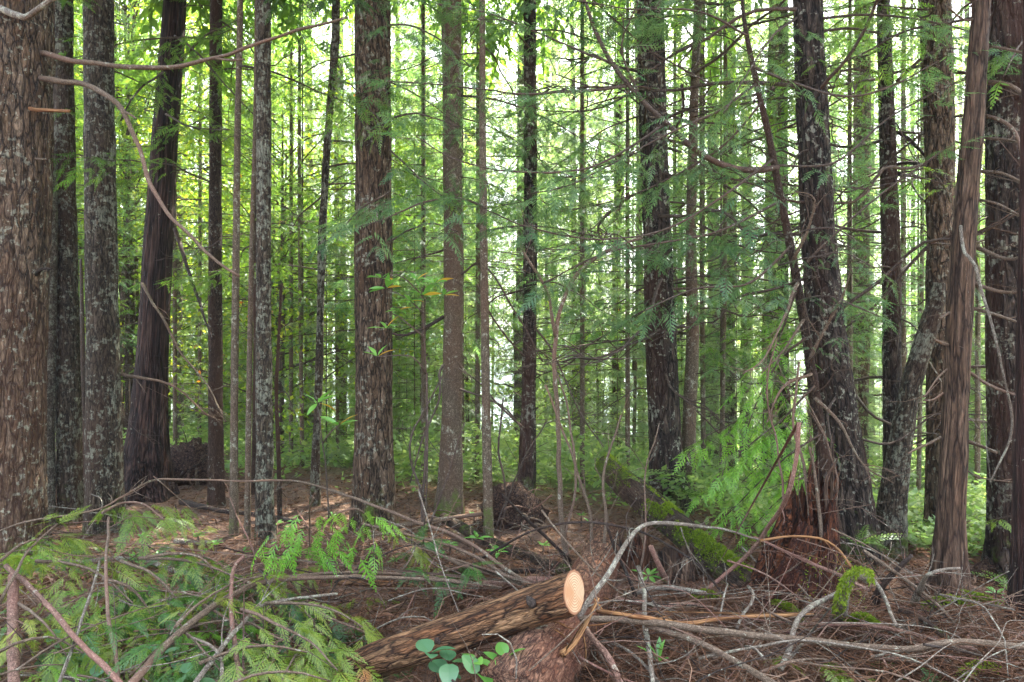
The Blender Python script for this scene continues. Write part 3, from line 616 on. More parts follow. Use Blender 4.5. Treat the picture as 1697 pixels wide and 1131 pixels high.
# (px, depth, width px, kind, label)
SEEN = [
 (297, 11.5, 17, 'pale', 'pale lichen covered trunk just right of the leaning cedar, farther back'),
 (515, 15.0, 12, 'pale', 'pale thin background trunk just left of the crooked trunk'),
 (566, 16.0, 18, 'fir', 'speckled background trunk between the crooked trunk and the broad centre trunk'),
 (662, 17.0, 11, 'pale', 'thin pale background trunk just right of the broad centre trunk'),
 (790, 16.5, 12, 'pale', 'grey background trunk just left of the thin pale mottled trunk'),
 (858, 12.5, 17, 'pale', 'light grey background trunk against the bright gap left of the slim dark centre trunk'),
 (953, 16.0, 11, 'fir', 'thin speckled background trunk right of the curved brown shrub stems'),
 (1020, 13.0, 17, 'mossy', 'dark mossy background trunk left of the leaning dark trunk'),
 (992, 22.0, 8, 'dark', 'very thin dark background trunk left of the mossy one'),
 (1063, 19.0, 13, 'pale', 'light grey background trunk touching the left side of the leaning dark trunk'),
 (1128, 17.0, 12, 'pale', 'pale background trunk between the leaning dark trunk and the smooth brown one'),
 (1180, 14.0, 24, 'pale', 'wide pale speckled background trunk right of the smooth brown trunk'),
 (1207, 12.0, 24, 'fir', 'grey speckled background trunk, right one of the touching pair behind the hanging green sprays'),
 (1236, 15.0, 20, 'pale', 'background trunk half hidden by hanging green sprays'),
 (1276, 11.5, 28, 'fir', 'wide speckled background trunk left of the leaning mossy sapling'),
 (1302, 10.5, 20, 'dark', 'dark background trunk close behind the leaning mossy sapling'),
 (1424, 10.5, 28, 'fir', 'speckled background trunk right of the massive black trunk'),
 (1443, 17.0, 14, 'pale', 'thin pale background trunk beside the speckled one right of the black trunk'),
 (1512, 18.0, 9, 'dark', 'thin dark background trunk behind the trunk that leans right'),
 (1612, 14.0, 12, 'pale', 'thin pale background trunk between the barkless snag and the right edge trunk'),
 (700, 20.0, 10, 'fir', 'thin background trunk between the broad and the plain grey brown centre trunks'),
 (905, 21.0, 9, 'pale', 'thin pale background trunk just right of the slim dark centre trunk'),
]
SEEN_T = []
for i, (px, d, w, kind, lab) in enumerate(SEEN):
    cs = [c for c in allc()][i % 5] if px > 600 else None
    SEEN_T.append(0); SEEN_T[-1] = back_tree(px, d, w, kind, lab, 'tree', None, cs, c_at=R5.uniform(5.0, 7.5), csc=R5.uniform(0.7, 0.95), spurs=9, tilt=0.012)
for px, d, w, lab in [(205, 10.8, 15, 'yellow green moss covered maple trunk left of the leaning cedar'), (226, 11.6, 17, 'mossy forked looking trunk right behind the leaning cedar on its left')]:
    t = back_tree(px, d, w, 'mossy', lab, 'tree', None, None, H=9, name='maple_tree', tilt=0.05)
    c = ob('crown', MAPLE[0][0], t, (0, 0, 2.6), (0, 0, 1.0), 1.3); ob('limbs', MAPLE[0][1], c)
# deeper wood
n = 0
placed = []
while n < 62:
    d = R5.uniform(15, 60); px = R5.uniform(-250, 1950)
    gap = abs(px - 835) < 38
    if gap and d < 70: continue
    x = (px - 848.5) / F * d
    if any((x - a) ** 2 + (d - b) ** 2 < 1.0 + d * 0.02 for a, b in placed): continue
    placed.append((x, d)); n += 1
    wm = R5.uniform(0.18, 0.34) if R5.random() < .7 else R5.uniform(0.34, 0.5)
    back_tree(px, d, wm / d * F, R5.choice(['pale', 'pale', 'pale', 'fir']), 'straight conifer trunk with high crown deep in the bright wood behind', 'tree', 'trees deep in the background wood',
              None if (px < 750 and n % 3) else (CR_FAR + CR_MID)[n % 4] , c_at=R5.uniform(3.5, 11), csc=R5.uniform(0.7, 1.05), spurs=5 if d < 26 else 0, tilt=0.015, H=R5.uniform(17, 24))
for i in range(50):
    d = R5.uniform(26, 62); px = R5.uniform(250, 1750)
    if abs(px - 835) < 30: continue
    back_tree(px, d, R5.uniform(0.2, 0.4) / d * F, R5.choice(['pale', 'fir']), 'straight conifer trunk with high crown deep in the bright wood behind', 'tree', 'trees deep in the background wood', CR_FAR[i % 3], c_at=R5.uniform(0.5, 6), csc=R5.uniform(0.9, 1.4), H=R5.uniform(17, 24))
# understorey: young conifers
n = 0
while n < 250:
    d = R5.uniform(8.5, 20) if n < 110 else R5.uniform(18, 48); px = R5.uniform(-150, 1850)
    if abs(px - 835) < 60: continue
    x = (px - 848.5) / F * d; z = float(ground_h(x, d)) - 0.1; n += 1
    t = thing('young_hemlock', 'young hemlock with drooping green sprays in the lit undergrowth behind', 'tree', (x, d, z), 'young hemlocks in the undergrowth', R5.uniform(0, 6.3))
    c = YOUNG[n % 3]; s = R5.uniform(0.35, 0.9) * (1.0 if d < 18 else 1 + (d - 18) * 0.025)
    k = ob('crown', c[0], t, (0, 0, 0.15), (0, 0, 0), s); ob('limbs', c[1], k)
for i, (px, d, s, zz) in enumerate([(655, 15, 1.2, .2), (690, 19, 1.5, .5), (722, 14, 1.1, 1.0), (765, 22, 1.6, .3), (782, 16, 1.1, .2), (905, 17, 1.3, .3), (935, 21, 1.5, .6), (670, 25, 1.9, 3), (730, 30, 2.0, 2), (705, 13, 1.0, 3.0), (915, 27, 1.9, 2), (690, 34, 2.2, 5), (770, 32, 1.7, 7), (815, 30, 1.6, 9), (860, 28, 1.6, 8)]):
    x = (px - 848.5) / F * d; z = float(ground_h(x, d)) - 0.1
    t = thing('young_hemlock', 'young hemlock with drooping green sprays in the lit undergrowth behind', 'tree', (x, d, z), 'young hemlocks in the undergrowth', R5.uniform(0, 6.3))
    k = ob('crown', YOUNG[i % 3][0], t, (0, 0, zz), (0, 0, 0), s); ob('limbs', YOUNG[i % 3][1], k)
    mb = MB(); tube(mb, np.array([[0, 0, -0.2], [0.05, 0, zz / 2], [0, 0, zz + 1]]), [0.06, 0.05, 0.04], 8, step=0.3, rough=0.06); ob('trunk', mb.mesh('trunk', M['smooth']), t)
# lime green cedars glowing behind the left trunks
LIME = [crown_mesh('crown', 7.0, 2.0, 80, MID, M['lime'], 90 + i, size=1.0, gap=0.18, droop=0.28, side=0.35, stemr=0.008, fall=0.4) for i in range(2)]
for i in range(30):
    d = R5.uniform(8.8, 20); px = R5.uniform(60, 620) if i < 24 else R5.uniform(620, 1500)
    x = (px - 848.5) / F * d; z = float(ground_h(x, d)) - 0.1
    t = thing('young_cedar', 'lime green young cedar with drooping sprays glowing behind the trunks', 'tree', (x, d, z), 'lime green young cedars behind the trunks', R5.uniform(0, 6.3))
    c = LIME[i % 2]; s = R5.uniform(0.7, 1.3); zz = R5.uniform(0.3, 3.5)
    k = ob('crown', c[0], t, (0, 0, zz), (0, 0, 0), s); ob('limbs', c[1], k)
    mb = MB(); tube(mb, np.array([[0, 0, -0.2], [0.05, 0, zz / 2], [0, 0, zz + 1]]), [0.04, 0.035, 0.03], 8, step=0.3, rough=0.06); ob('trunk', mb.mesh('trunk', M['brown']), t)
# yellow green maples at left
for i in range(16):
    d = R5.uniform(9.5, 24); px = R5.uniform(-80, 500) if i < 13 else R5.uniform(620, 1100)
    x = (px - 848.5) / F * d; z = float(ground_h(x, d)) - 0.1
    t = thing('vine_maple', 'yellow green maple glowing behind the trunks', 'tree', (x, d, z), 'yellow green maples behind the left trunks', R5.uniform(0, 6.3))
    c = MAPLE[i % 3]; s = R5.uniform(0.9, 1.9) if i < 13 else R5.uniform(0.3, 0.7)
    k = ob('crown', c[0], t, (0, 0, 0.1), (0, 0, 0), s); ob('limbs', c[1], k)
# hemlocks whose lacy lower boughs fill the space between the front trunks
LACY = [(430, 9.5, 1.0, 0, 1.9), (640, 9.2, 1.05, 2, 1.8), (702, 7.9, 0.95, 1, 2.1), (790, 8.6, 0.9, 2, 2.4), (965, 8.0, 1.15, 2, 1.6),
        (1040, 8.0, 1.0, 0, 1.9), (1195, 8.0, 1.1, 2, 1.6), (1410, 7.6, .8, 1, 2.4), (1500, 8.6, 1.0, 0, 2.2), (1620, 8.0, .8, 2, 2.2), (560, 11, 1.2, 0, 1.6), (330, 10.5, 1.1, 1, 1.8), (745, 12, 1.1, 1, 2.6), (1120, 11, 1.2, 2, 1.8), (1350, 11, 1.2, 1, 1.8), (95, 9.5, 1.0, 2, 1.6)]
for _ in range(12): LACY.append((R5.uniform(120, 1680), R5.uniform(7.8, 13), R5.uniform(0.8, 1.2), R5.randrange(3), R5.uniform(1.6, 3.2)))
for i, (px, d, s, k, zz) in enumerate(LACY):
    x = (px - 848.5) / F * d; z = float(ground_h(x, d)) - 0.1
    t = thing('young_hemlock', 'slender hemlock with lacy blue green boughs hanging between the front trunks', 'tree', (x, d, z), 'slender hemlocks with lacy boughs among the front trunks', R5.uniform(0, 6.3))
    mb = MB(); Hh = zz + 7.0 * s; tube(mb, np.array([[0, 0, -0.2], [R5.uniform(-.08, .08), 0, Hh / 2], [0, 0, Hh]]), [0.03, 0.024, 0.008], 8, step=0.3, rough=0.06)
    ob('trunk', mb.mesh('trunk', M['smooth']), t)
    c = ob('crown', YOUNGB[k][0], t, (0, 0, zz), (0, 0, R5.uniform(0, 6)), s); ob('limbs', YOUNGB[k][1], c)
# low green cover on the slope behind
def ground_cover():
    r = np.random.default_rng(5); mb = MB()
    k = 150000
    d = 4.6 + 34 * r.random(k) ** 1.9; px = r.uniform(-200, 1900, k); x = (px - 848.5) / F * d
    keep = (d > edge_at(x) + 0.1 + 0.5 * vnoise(np.stack([x, d, x * 0], -1))) & (fbm(np.stack([x * 0.9, d * 0.9, x * 0 + 9], -1), 2) > -0.35)
    x, d = x[keep], d[keep]; k = len(x)
    hgt = 0.15 + 0.5 * np.clip(fbm(np.stack([x * 0.7, d * 0.7, x * 0], -1), 2) + 0.4, 0, 1.3)
    p = np.column_stack([x, d, ground_h(x, d) + hgt * r.random(k) ** 0.6])
    dr = r.normal(0, 1, (k, 3)); dr[:, 2] = dr[:, 2] * 0.4; dr /= np.linalg.norm(dr, axis=1)[:, None]
    s = np.cross(dr, r.normal(0, 0.35, (k, 3)) + [0, 0, 1]); s /= np.linalg.norm(s, axis=1)[:, None]
    sz = (0.05 + 0.0035 * d) * r.uniform(0.6, 1.4, k)
    mb.quads(kites(p, dr, s, sz, sz * r.uniform(0.4, 0.8, k)), r.random(k))
    tag(ob('ground_cover', mb.mesh('ground_cover', M['cover'], False)), 'low bright green leaves carpeting the slope behind the front trees', 'undergrowth', None, 'stuff')
ground_cover()

# ------------------------------------------------------------------ helpers for branches and fallen things
def gp(px, py, h=0.0):
    return _march(px, py, h, 1.6)
def wpts(pts):
    """(px, py, h) rows -> world points lying h above the ground, or (px, py, 'd', depth)"""
    return np.array([P(p[0], p[1], p[3]) if len(p) == 4 else gp(*p) for p in pts])
def radii(W, w0, w1):
    s = np.concatenate([[0], np.cumsum(np.linalg.norm(np.diff(W, axis=0), axis=1))]); t = s / s[-1]
    d0, d1 = W[0][1], W[-1][1]
    return (w0 / 2 / F * d0) * (1 - t) + (w1 / 2 / F * d1) * t
def moss_on(parent, W, R, n, seed, size=0.012, up=-0.1, name='moss', mat='moss', t0=0.0, t1=1.0, shag=0.0, patchy=-0.6):
    r = np.random.default_rng(seed); Q = cr(np.column_stack([W, R]), 60); D = np.gradient(Q[:, :3], axis=0)
    i = (r.uniform(t0, t1, n) * 59).astype(int); n = len(i)
    d = D[i] / np.linalg.norm(D[i], axis=1)[:, None]; v = r.normal(0, 1, (n, 3)); v[:, 2] = np.abs(v[:, 2]) + up
    v -= d * (v * d).sum(1)[:, None]; v /= np.linalg.norm(v, axis=1)[:, None]
    g = fbm(np.column_stack([i * 0.25, v[:, 0] * 1.5, v[:, 1] * 1.5 + seed]), 3) > patchy; i, d, v, n = i[g], d[g], v[g], int(g.sum())
    p = Q[i, :3] + v * Q[i, 3:4] * 0.97 + d * r.uniform(-0.02, 0.02, (n, 1))
    e = v + r.normal(0, 0.6, (n, 3)); e[:, 2] -= shag; e /= np.linalg.norm(e, axis=1)[:, None]
    s = np.cross(e, r.normal(0, 1, (n, 3))); s /= np.linalg.norm(s, axis=1)[:, None]
    L = size * r.uniform(0.5, 1.6, n); mb = MB(); mb.quads(kites(p, e, s, L, L * 0.45), r.random(n))
    return tag(ob(name, mb.mesh(name, M[mat], False), parent), None, None, None, 'stuff')
def side_twigs(mb, W, n, r, ln=0.35, r0=0.003, lift=0.15):
    Q = cr(W, 40); D = np.gradient(Q, axis=0)
    for _ in range(n):
        i = r.integers(5, 38); d = unit(D[i]); e = unit(d * r.uniform(0.3, 1) + r.normal(0, 0.55, 3) + [0, 0, lift]); l = ln * r.uniform(0.3, 1.2)
        m = Q[i] + e * l * 0.5 + r.normal(0, 0.02 * l / 0.3, 3); q = np.array([Q[i], m, m + unit(e + r.normal(0, 0.35, 3)) * l * 0.5])
        tube(mb, q, [r0, r0 * 0.8, r0 * 0.3], 4, cap=False, step=0.05)
        for _ in range(r.integers(0, 3)):
            g = unit(e + r.normal(0, 0.6, 3)); tube(mb, np.array([m, m + g * l * 0.4]), [r0 * 0.6, r0 * 0.25], 3, cap=False)
SR = np.random.default_rng(77)
def stick(label, pts, w0, w1, mat='stick', cat='branch', name='fallen_branch', twigs=0, gn=0.006, ln=0.35, group=None, moss=0, ns=10):
    W = wpts(pts); c = W.mean(0); mb = MB()
    R = radii(W, w0, w1); tube(mb, W - c, R, ns if w0 > 8 else 7, step=0.05, rough=0.12, rf=14, gnarl=gn)
    if twigs: side_twigs(mb, W - c, twigs, SR, ln)
    if moss:
        t = thing(name, label, cat, tuple(c), group); ob('wood', mb.mesh('wood', M[mat]), t); moss_on(t, W - c, R, moss, len(label)); return t
    return tag(ob(name, mb.mesh(name, M[mat]), None, tuple(c)), label, cat, group)
def limb(key, pts, w0, w1, mat='twig', twigs=0, foliage=None, fsize=0.8, dens=1.0, gap=0.11, side=0.22, droop=0.3, ln=0.3, ns=7, lmat='needles_blue', label=None, gn=0.008, taper=1.0, start=0.1):
    """a branch of a front tree, (px, py, depth) points, with optional sprays of foliage as its sub-part"""
    t, _, _, loc = T[key]; W = np.array([P(*p) for p in pts]) - loc; mb = MB()
    tube(mb, W, radii(W + loc, w0, w1), ns, step=0.05, rough=0.12, rf=14, gnarl=gn)
    if twigs: side_twigs(mb, W, twigs, SR, ln)
    o = ob('branch', mb.mesh('branch', M[mat]), t)
    if label: o['label'] = label
    if foliage is not None:
        lf = MB(); leafy(lf, W, SR, foliage, gap=gap, size=fsize, side=side, droop=droop, dens=dens, taper=taper, start=start)
        ob('foliage', lf.mesh('foliage', M[lmat], False), o)
    return o

# leaning mossy sapling that reaches across the black trunk, with its long sweeping boughs
T['sap19'] = trunk_tree('cedar_tree', 'thin dark crooked cedar leaning left across the picture in front of the massive black trunk', [(1228, -20, 6), (1236, 50, 7), (1252, 130, 9), (1275, 230, 11), (1292, 320, 12), (1312, 420, 13), (1330, 520, 14), (1345, 620, 16), (1362, 740, 21), (1378, 850, 23), (1392, 925, 26)], 'brown', depth=4.55, ns=24, top=7, crown=False, flare=0.1, rough=0.08, spurs=(8, 0.6, 3.4, 0.6))
limb('sap19', [(1290, 278, 4.55), (1245, 283, 4.5), (1205, 278, 4.45), (1160, 255, 4.4), (1110, 210, 4.35), (1060, 160, 4.3), (1015, 105, 4.3), (985, 45, 4.3), (960, -20, 4.3)], 11, 6, twigs=6, foliage=MIX, dens=0.9, side=0.22, label='thick limb sweeping left and up from the leaning cedar')
ARCS = [([(1040, 143, 4.3), (950, 152, 4.3), (850, 155, 4.3), (740, 142, 4.35), (640, 135, 4.4)], 4.5, 2),
 ([(1100, 208, 4.35), (1000, 268, 4.2), (920, 285, 4.1), (820, 280, 4.0), (740, 258, 4.0), (690, 225, 4.0)], 4.5, 2),
 ([(1285, 262, 4.55), (1190, 330, 4.3), (1090, 385, 4.2), (980, 395, 4.1), (870, 375, 4.1), (800, 345, 4.1)], 4.5, 2),
 ([(1300, 330, 4.55), (1200, 380, 4.4), (1100, 402, 4.3), (1000, 420, 4.2), (900, 470, 4.2)], 5, 2),
 ([(1253, 140, 4.5), (1180, 190, 4.4), (1090, 230, 4.3), (960, 300, 4.2), (880, 320, 4.1)], 4.5, 2),
 ([(1240, 60, 4.5), (1160, 20, 4.4), (1060, 15, 4.3), (950, 0, 4.2)], 4, 2),
 ([(1262, 170, 4.5), (1200, 240, 4.6), (1100, 300, 4.7), (1010, 335, 4.8), (930, 350, 4.9)], 4, 2),
 ([(1060, 160, 4.3), (1030, 80, 4.2), (1060, 0, 4.1)], 4, 2),
 ([(1015, 105, 4.3), (900, 60, 4.4), (800, 20, 4.5), (720, 5, 4.6)], 4, 2),
 ([(1310, 410, 4.55), (1240, 470, 4.4), (1150, 480, 4.3), (1060, 520, 4.2)], 5, 2),
 ([(1245, 110, 4.5), (1320, 140, 4.4), (1400, 160, 4.3), (1480, 140, 4.3), (1560, 100, 4.3)], 5, 2),
 ([(1285, 275, 4.55), (1380, 270, 4.4), (1470, 200, 4.4), (1560, 150, 4.4), (1640, 110, 4.4)], 4.5, 2),
 ([(1318, 455, 4.5), (1370, 400, 4.3), (1450, 330, 4.2), (1560, 250, 4.2)], 4.5, 2)]
for k, (a, w0, w1) in enumerate(ARCS):
    limb('sap19', a, w0, w1, twigs=5, foliage=MIX, fsize=0.85, dens=0.85 if k < 10 else 0.5, gap=0.085, side=0.34, droop=0.25, taper=0.7)
for k, a in enumerate([[(1332, 530, 4.5), (1290, 590, 4.4), (1262, 618, 4.35)], [(1322, 470, 4.5), (1300, 520, 4.3), (1270, 590, 4.2), (1230, 620, 4.1)], [(1345, 620, 4.5), (1300, 640, 4.4), (1270, 700, 4.3)],
                       [(1315, 430, 4.5), (1350, 350, 4.35), (1345, 325, 4.3), (1318, 318, 4.3)], [(1350, 660, 4.5), (1390, 700, 4.4), (1430, 770, 4.3), (1480, 800, 4.3)], [(1340, 600, 4.5), (1370, 540, 4.4), (1400, 480, 4.3), (1415, 420, 4.2)]]):
    limb('sap19', a, 6, 2, 'stick', twigs=6, ln=0.25)
GB = []
for k in range(7):
    r_ = np.random.default_rng(700 + k); b = bough_path(1.7, r_, 0.12, 0.5); m1 = MB(); leafy(m1, b, r_, MIX, gap=0.085, size=0.9, side=0.33, droop=0.22, dens=0.9, start=0.2, taper=0.8); m2 = MB(); tube(m2, b, np.linspace(0.010, 0.002, 7), 6, step=0.08, gnarl=0.01)
    GB.append((m1, m2.mesh('branch', M['twig'])))
GBM = {mt: [g[0].mesh('foliage', M[mt], False) for g in GB] for mt in ('needles_blue', 'needles', 'lime')}
def boughs(t, R, rad, loc, n, z0, z1, mt, seed, s0=0.6, s1=1.15, az=None):
    r = random.Random(seed)
    for i in range(n):
        z = r.uniform(z0, z1); k = int(np.argmin(abs(R[:, 2] - z))); a = i * 2.4 + r.uniform(-.5, .5) if az is None else r.gauss(az, 0.9)
        j = r.randrange(7); o = ob('branch', GB[j][1], t, tuple(R[k, :3] - loc), (r.uniform(-.3, .3), r.uniform(-.15, .25), a), r.uniform(s0, s1)); ob('foliage', GBM[mt][j], o)
for key, n, z0, z1, mt in [('l3', 3, 3.2, 5, 'needles'), ('cedar', 7, 2.6, 5.5, 'needles'), ('l7', 5, 2.4, 5, 'needles'), ('l8', 3, 2.6, 5, 'needles'), ('l10b', 4, 2.6, 5, 'needles'), ('crook', 6, 2.2, 5, 'needles'), ('c13', 4, 3.0, 5.2, 'needles_blue'), ('c14', 9, 2.3, 5.2, 'needles_blue'),
     ('c15', 7, 2.2, 4.8, 'needles_blue'), ('c16', 11, 2.0, 5.2, 'needles_blue'), ('c17', 10, 2.1, 5.2, 'needles_blue'), ('c18', 9, 2.0, 5.2, 'needles_blue'), ('r20', 6, 2.6, 4.5, 'needles_blue'), ('r22', 9, 1.8, 5, 'needles'), ('r23', 5, 2.2, 4.8, 'needles'), ('r26', 3, 2.8, 4.2, 'needles')]:
    boughs(*T[key], n, z0, z1, mt, len(key) * 7 + n)
for i, t in enumerate(SEEN_T):
    q = np.array([[*t.location]]) * np.ones((30, 1)); q[:, 2] = np.linspace(t.location[2], 12, 30)
    boughs(t, np.column_stack([np.zeros((30, 2)), q[:, 2]]), None, np.array([0, 0, t.location[2]]), 13, 1.5, 1.6 + t.location[1] * 0.5, 'lime' if i < 3 else ('needles_blue' if i % 2 else 'needles'), 40 + i, 0.9, 1.6)
# bright hanging cedar sprays at the right of the mossy log
for k, (a, m) in enumerate([([(1335, 560, 4.5), (1290, 600, 4.6), (1250, 680, 4.7), (1225, 760, 4.8)], 0), ([(1350, 640, 4.5), (1300, 690, 4.6), (1240, 740, 4.7), (1180, 800, 4.8)], 0), ([(1360, 720, 4.5), (1310, 750, 4.6), (1260, 800, 4.8), (1200, 860, 5.0)], 0),
     ([(1345, 610, 4.5), (1290, 660, 4.9), (1220, 700, 5.1), (1160, 730, 5.2)], 0), ([(1365, 760, 4.5), (1320, 800, 4.7), (1270, 850, 4.9), (1235, 890, 5.0)], 0), ([(1320, 480, 4.5), (1300, 540, 4.6), (1270, 640, 4.8), (1265, 720, 4.8)], 0),
     ([(1355, 680, 4.5), (1310, 720, 5.0), (1270, 760, 5.1), (1230, 800, 5.2)], 0)]):
    limb('sap19', a, 4, 1.5, twigs=2, foliage=MID, fsize=0.8, gap=0.10, side=0.30, droop=0.35, lmat='fresh', taper=0.6, dens=0.95)
# pale backlit sprays crossing the black trunk
for a in [[(1290, 440, 4.5), (1350, 425, 4.2), (1400, 420, 4.1), (1450, 445, 4.0)], [(1320, 500, 4.5), (1370, 490, 4.2), (1420, 510, 4.1), (1460, 525, 4.1)], [(1340, 600, 4.5), (1380, 560, 4.2), (1410, 565, 4.1)], [(1300, 390, 4.5), (1380, 380, 4.3), (1440, 420, 4.2), (1475, 470, 4.1)]]:
    limb('sap19', a, 3.5, 1.5, twigs=2, foliage=LACE, fsize=0.6, gap=0.09, side=0.25, droop=0.3)
# left edge trunk's bare limbs
limb('giant', [(70, 88, 4.85), (110, 98, 4.75), (190, 109, 4.65), (290, 111, 4.6), (370, 93, 4.55), (450, 63, 4.5), (530, 44, 4.5), (576, 30, 4.5)], 9, 4, 'stick', gn=0.01, ns=12, label='long bare limb running right across the upper left')
limb('giant', [(355, 97, 4.56), (380, 99, 4.5), (405, 99, 4.45)], 4, 3, 'stick')
limb('giant', [(66, 130, 4.85), (100, 136, 4.75), (140, 140, 4.7), (180, 160, 4.6), (205, 185, 4.6), (228, 245, 4.55), (255, 310, 4.5), (290, 365, 4.45), (345, 420, 4.4), (396, 460, 4.4)], 10, 4.5, 'stick', gn=0.012, ns=12, label='broken bare limb bending down towards the leaning cedar')
limb('giant', [(205, 185, 4.6), (218, 190, 4.55), (226, 196, 4.5)], 6, 2, 'stick')
limb('giant', [(36, 178, 4.85), (60, 183, 4.75), (90, 184, 4.7), (116, 185, 4.65)], 8, 5, 'orange')
limb('giant', [(0, 15, 4.7), (30, 25, 4.6), (46, 29, 4.55), (65, 14, 4.5), (85, 0, 4.5), (110, -10, 4.5)], 12, 7, 'stick_grey', ns=12)
limb('giant', [(52, 263, 4.85), (78, 264, 4.75)], 4, 3, 'stick')
limb('giant', [(60, 455, 4.85), (70, 447, 4.8), (85, 447, 4.75)], 7, 3, 'stick_dark')
limb('cedar', [(196, 620, 5.9), (245, 628, 5.8), (272, 634, 5.8), (300, 650, 5.8), (345, 690, 5.9)], 6, 2, 'stick', twigs=9, ln=0.5)
limb('cedar', [(235, 470, 6.4), (265, 520, 6.2), (300, 585, 6.1), (345, 640, 6.0), (375, 700, 6.0)], 5, 2, 'stick', twigs=6, ln=0.4)
limb('cedar', [(290, 380, 6.6), (310, 440, 6.4), (330, 500, 6.2), (350, 560, 6.0)], 7, 3, 'stick_dark', twigs=3)
limb('c14', [(765, 455, 5.9), (800, 440, 5.8), (850, 510, 5.7), (900, 600, 5.7)], 4, 2, twigs=6, ln=0.5)
limb('c14', [(735, 525, 5.9), (700, 545, 5.8), (670, 556, 5.7), (650, 552, 5.7)], 7, 4, 'stick_dark', twigs=4)
limb('c14', [(762, 645, 5.9), (800, 660, 5.8), (840, 680, 5.8), (870, 720, 5.8)], 4, 2, twigs=6, ln=0.5)
limb('c14', [(735, 605, 5.9), (727, 620, 5.8), (727, 660, 5.7), (700, 730, 5.6), (680, 800, 5.6)], 5, 2, twigs=6, ln=0.5)
limb('c16', [(868, 590, 6.2), (840, 560, 6.1), (812, 520, 6.1), (790, 470, 6.1)], 4, 2, twigs=6, ln=0.5)
limb('c16', [(868, 710, 6.2), (835, 680, 6.1), (800, 640, 6.1), (760, 610, 6.0)], 4, 2, twigs=6, ln=0.5)
limb('c16', [(884, 540, 6.2), (920, 590, 6.1), (960, 680, 6.0), (1000, 740, 6.0)], 4, 2, twigs=8, ln=0.5)
limb('r22', [(1488, 220, 6.2), (1510, 235, 6.1), (1535, 262, 6.0)], 6, 4, 'stick_dark')
limb('r22', [(1488, 272, 6.2), (1510, 270, 6.1), (1535, 275, 6.0)], 6, 4, 'stick_dark')
limb('r22', [(1488, 290, 6.2), (1510, 292, 6.1), (1535, 298, 6.0)], 5, 3, 'stick_dark')
for a, w0, w1 in [([(1635, 76), (1665, 80), (1697, 88), (1720, 95)], 5, 3), ([(1630, 136), (1670, 142), (1700, 158), (1720, 170)], 9, 5), ([(1620, 190), (1660, 200), (1685, 225), (1695, 285)], 7, 4), ([(1616, 228), (1670, 232), (1700, 240)], 5, 3),
     ([(1612, 283), (1660, 288), (1700, 305)], 6, 4), ([(1608, 330), (1650, 337), (1700, 362)], 5, 3), ([(1603, 404), (1640, 420), (1675, 429), (1705, 422)], 8, 5), ([(1598, 463), (1640, 480), (1670, 487), (1705, 482)], 8, 4), ([(1600, 507), (1650, 522), (1700, 540)], 6, 4),
     ([(1596, 610), (1640, 640), (1700, 660)], 6, 4), ([(1592, 728), (1630, 740), (1655, 752)], 7, 5), ([(1590, 570), (1565, 572), (1548, 565)], 6, 4), ([(1582, 515), (1570, 520), (1560, 527)], 5, 4), ([(1578, 640), (1550, 660), (1530, 662)], 4, 2), ([(1578, 715), (1540, 735), (1505, 752)], 5, 3),
     ([(1640, 25), (1600, 35), (1570, 10)], 5, 3), ([(1590, 600), (1560, 620), (1530, 660)], 4, 2), ([(1590, 770), (1620, 790), (1680, 800)], 3, 2)]:
    n = len(a); limb('r25', [(x, y, 4.25 - 0.12 * i) for i, (x, y) in enumerate(a)], w0, w1, 'stick', twigs=1, ln=0.2)
limb('r25', [(1592, 375, 4.1), (1600, 420, 4.0), (1617, 440, 3.95), (1640, 530, 3.9), (1662, 620, 3.9), (1676, 720, 3.9), (1640, 800, 3.9)], 5, 3, 'stick_grey', label='thin grey vine curling down beside the snag')
limb('r24', [(1540, 600, 4.6), (1560, 640, 4.5), (1540, 680, 4.5)], 3, 2, 'stick')
limb('r26', [(1640, 865, 4.4), (1660, 858, 4.2), (1690, 852, 4.1), (1715, 850, 4.1)], 4, 2, foliage=MID, lmat='needles', fsize=0.5)
limb('r26', [(1700, 60, 4.4), (1680, 90, 4.1), (1660, 130, 4.0)], 4, 2, foliage=MID, lmat='needles', fsize=0.8, dens=0.7)
limb('r20', [(1320, 30, 4.9), (1280, 60, 4.5), (1240, 120, 4.3), (1200, 190, 4.2)], 4, 2, foliage=MIX, fsize=0.9)
limb('r23', [(1575, 335, 5.5), (1560, 300, 5.2), (1545, 285, 5.1)], 3, 2, foliage=MID, lmat='needles', fsize=0.5)
for a in [[(620, 60, 5.6), (660, 40, 5.0), (720, 60, 4.8), (780, 110, 4.7)], [(640, 200, 5.6), (690, 190, 5.2), (760, 210, 5.0)], [(600, 0, 5.6), (560, -10, 5.2), (620, -5, 5)]]:
    limb('c13', a, 4, 2, foliage=MIX, fsize=0.9, dens=0.7)
for a in [[(645, 320, 5.6), (600, 345, 5.3), (570, 375, 5.2), (540, 400, 5.2)], [(648, 400, 5.6), (680, 380, 5.3), (720, 370, 5.1), (760, 385, 5.0)], [(648, 250, 5.6), (700, 300, 5.3), (740, 330, 5.2)]]:
    limb('c13', a, 3.5, 2, foliage=MIX, fsize=0.8, dens=0.8)
for a in [[(290, 60, 6.6), (330, 90, 6.2), (380, 150, 6.0), (430, 200, 6.0)], [(275, 190, 6.6), (320, 210, 6.1), (380, 215, 5.9)], [(300, 100, 6.6), (340, 60, 6.2), (400, 30, 6.0)], [(270, 120, 6.4), (230, 150, 6.0), (200, 200, 5.9)]]:
    limb('cedar', a, 4, 2, foliage=MID, fsize=0.9, dens=0.8, lmat='needles')

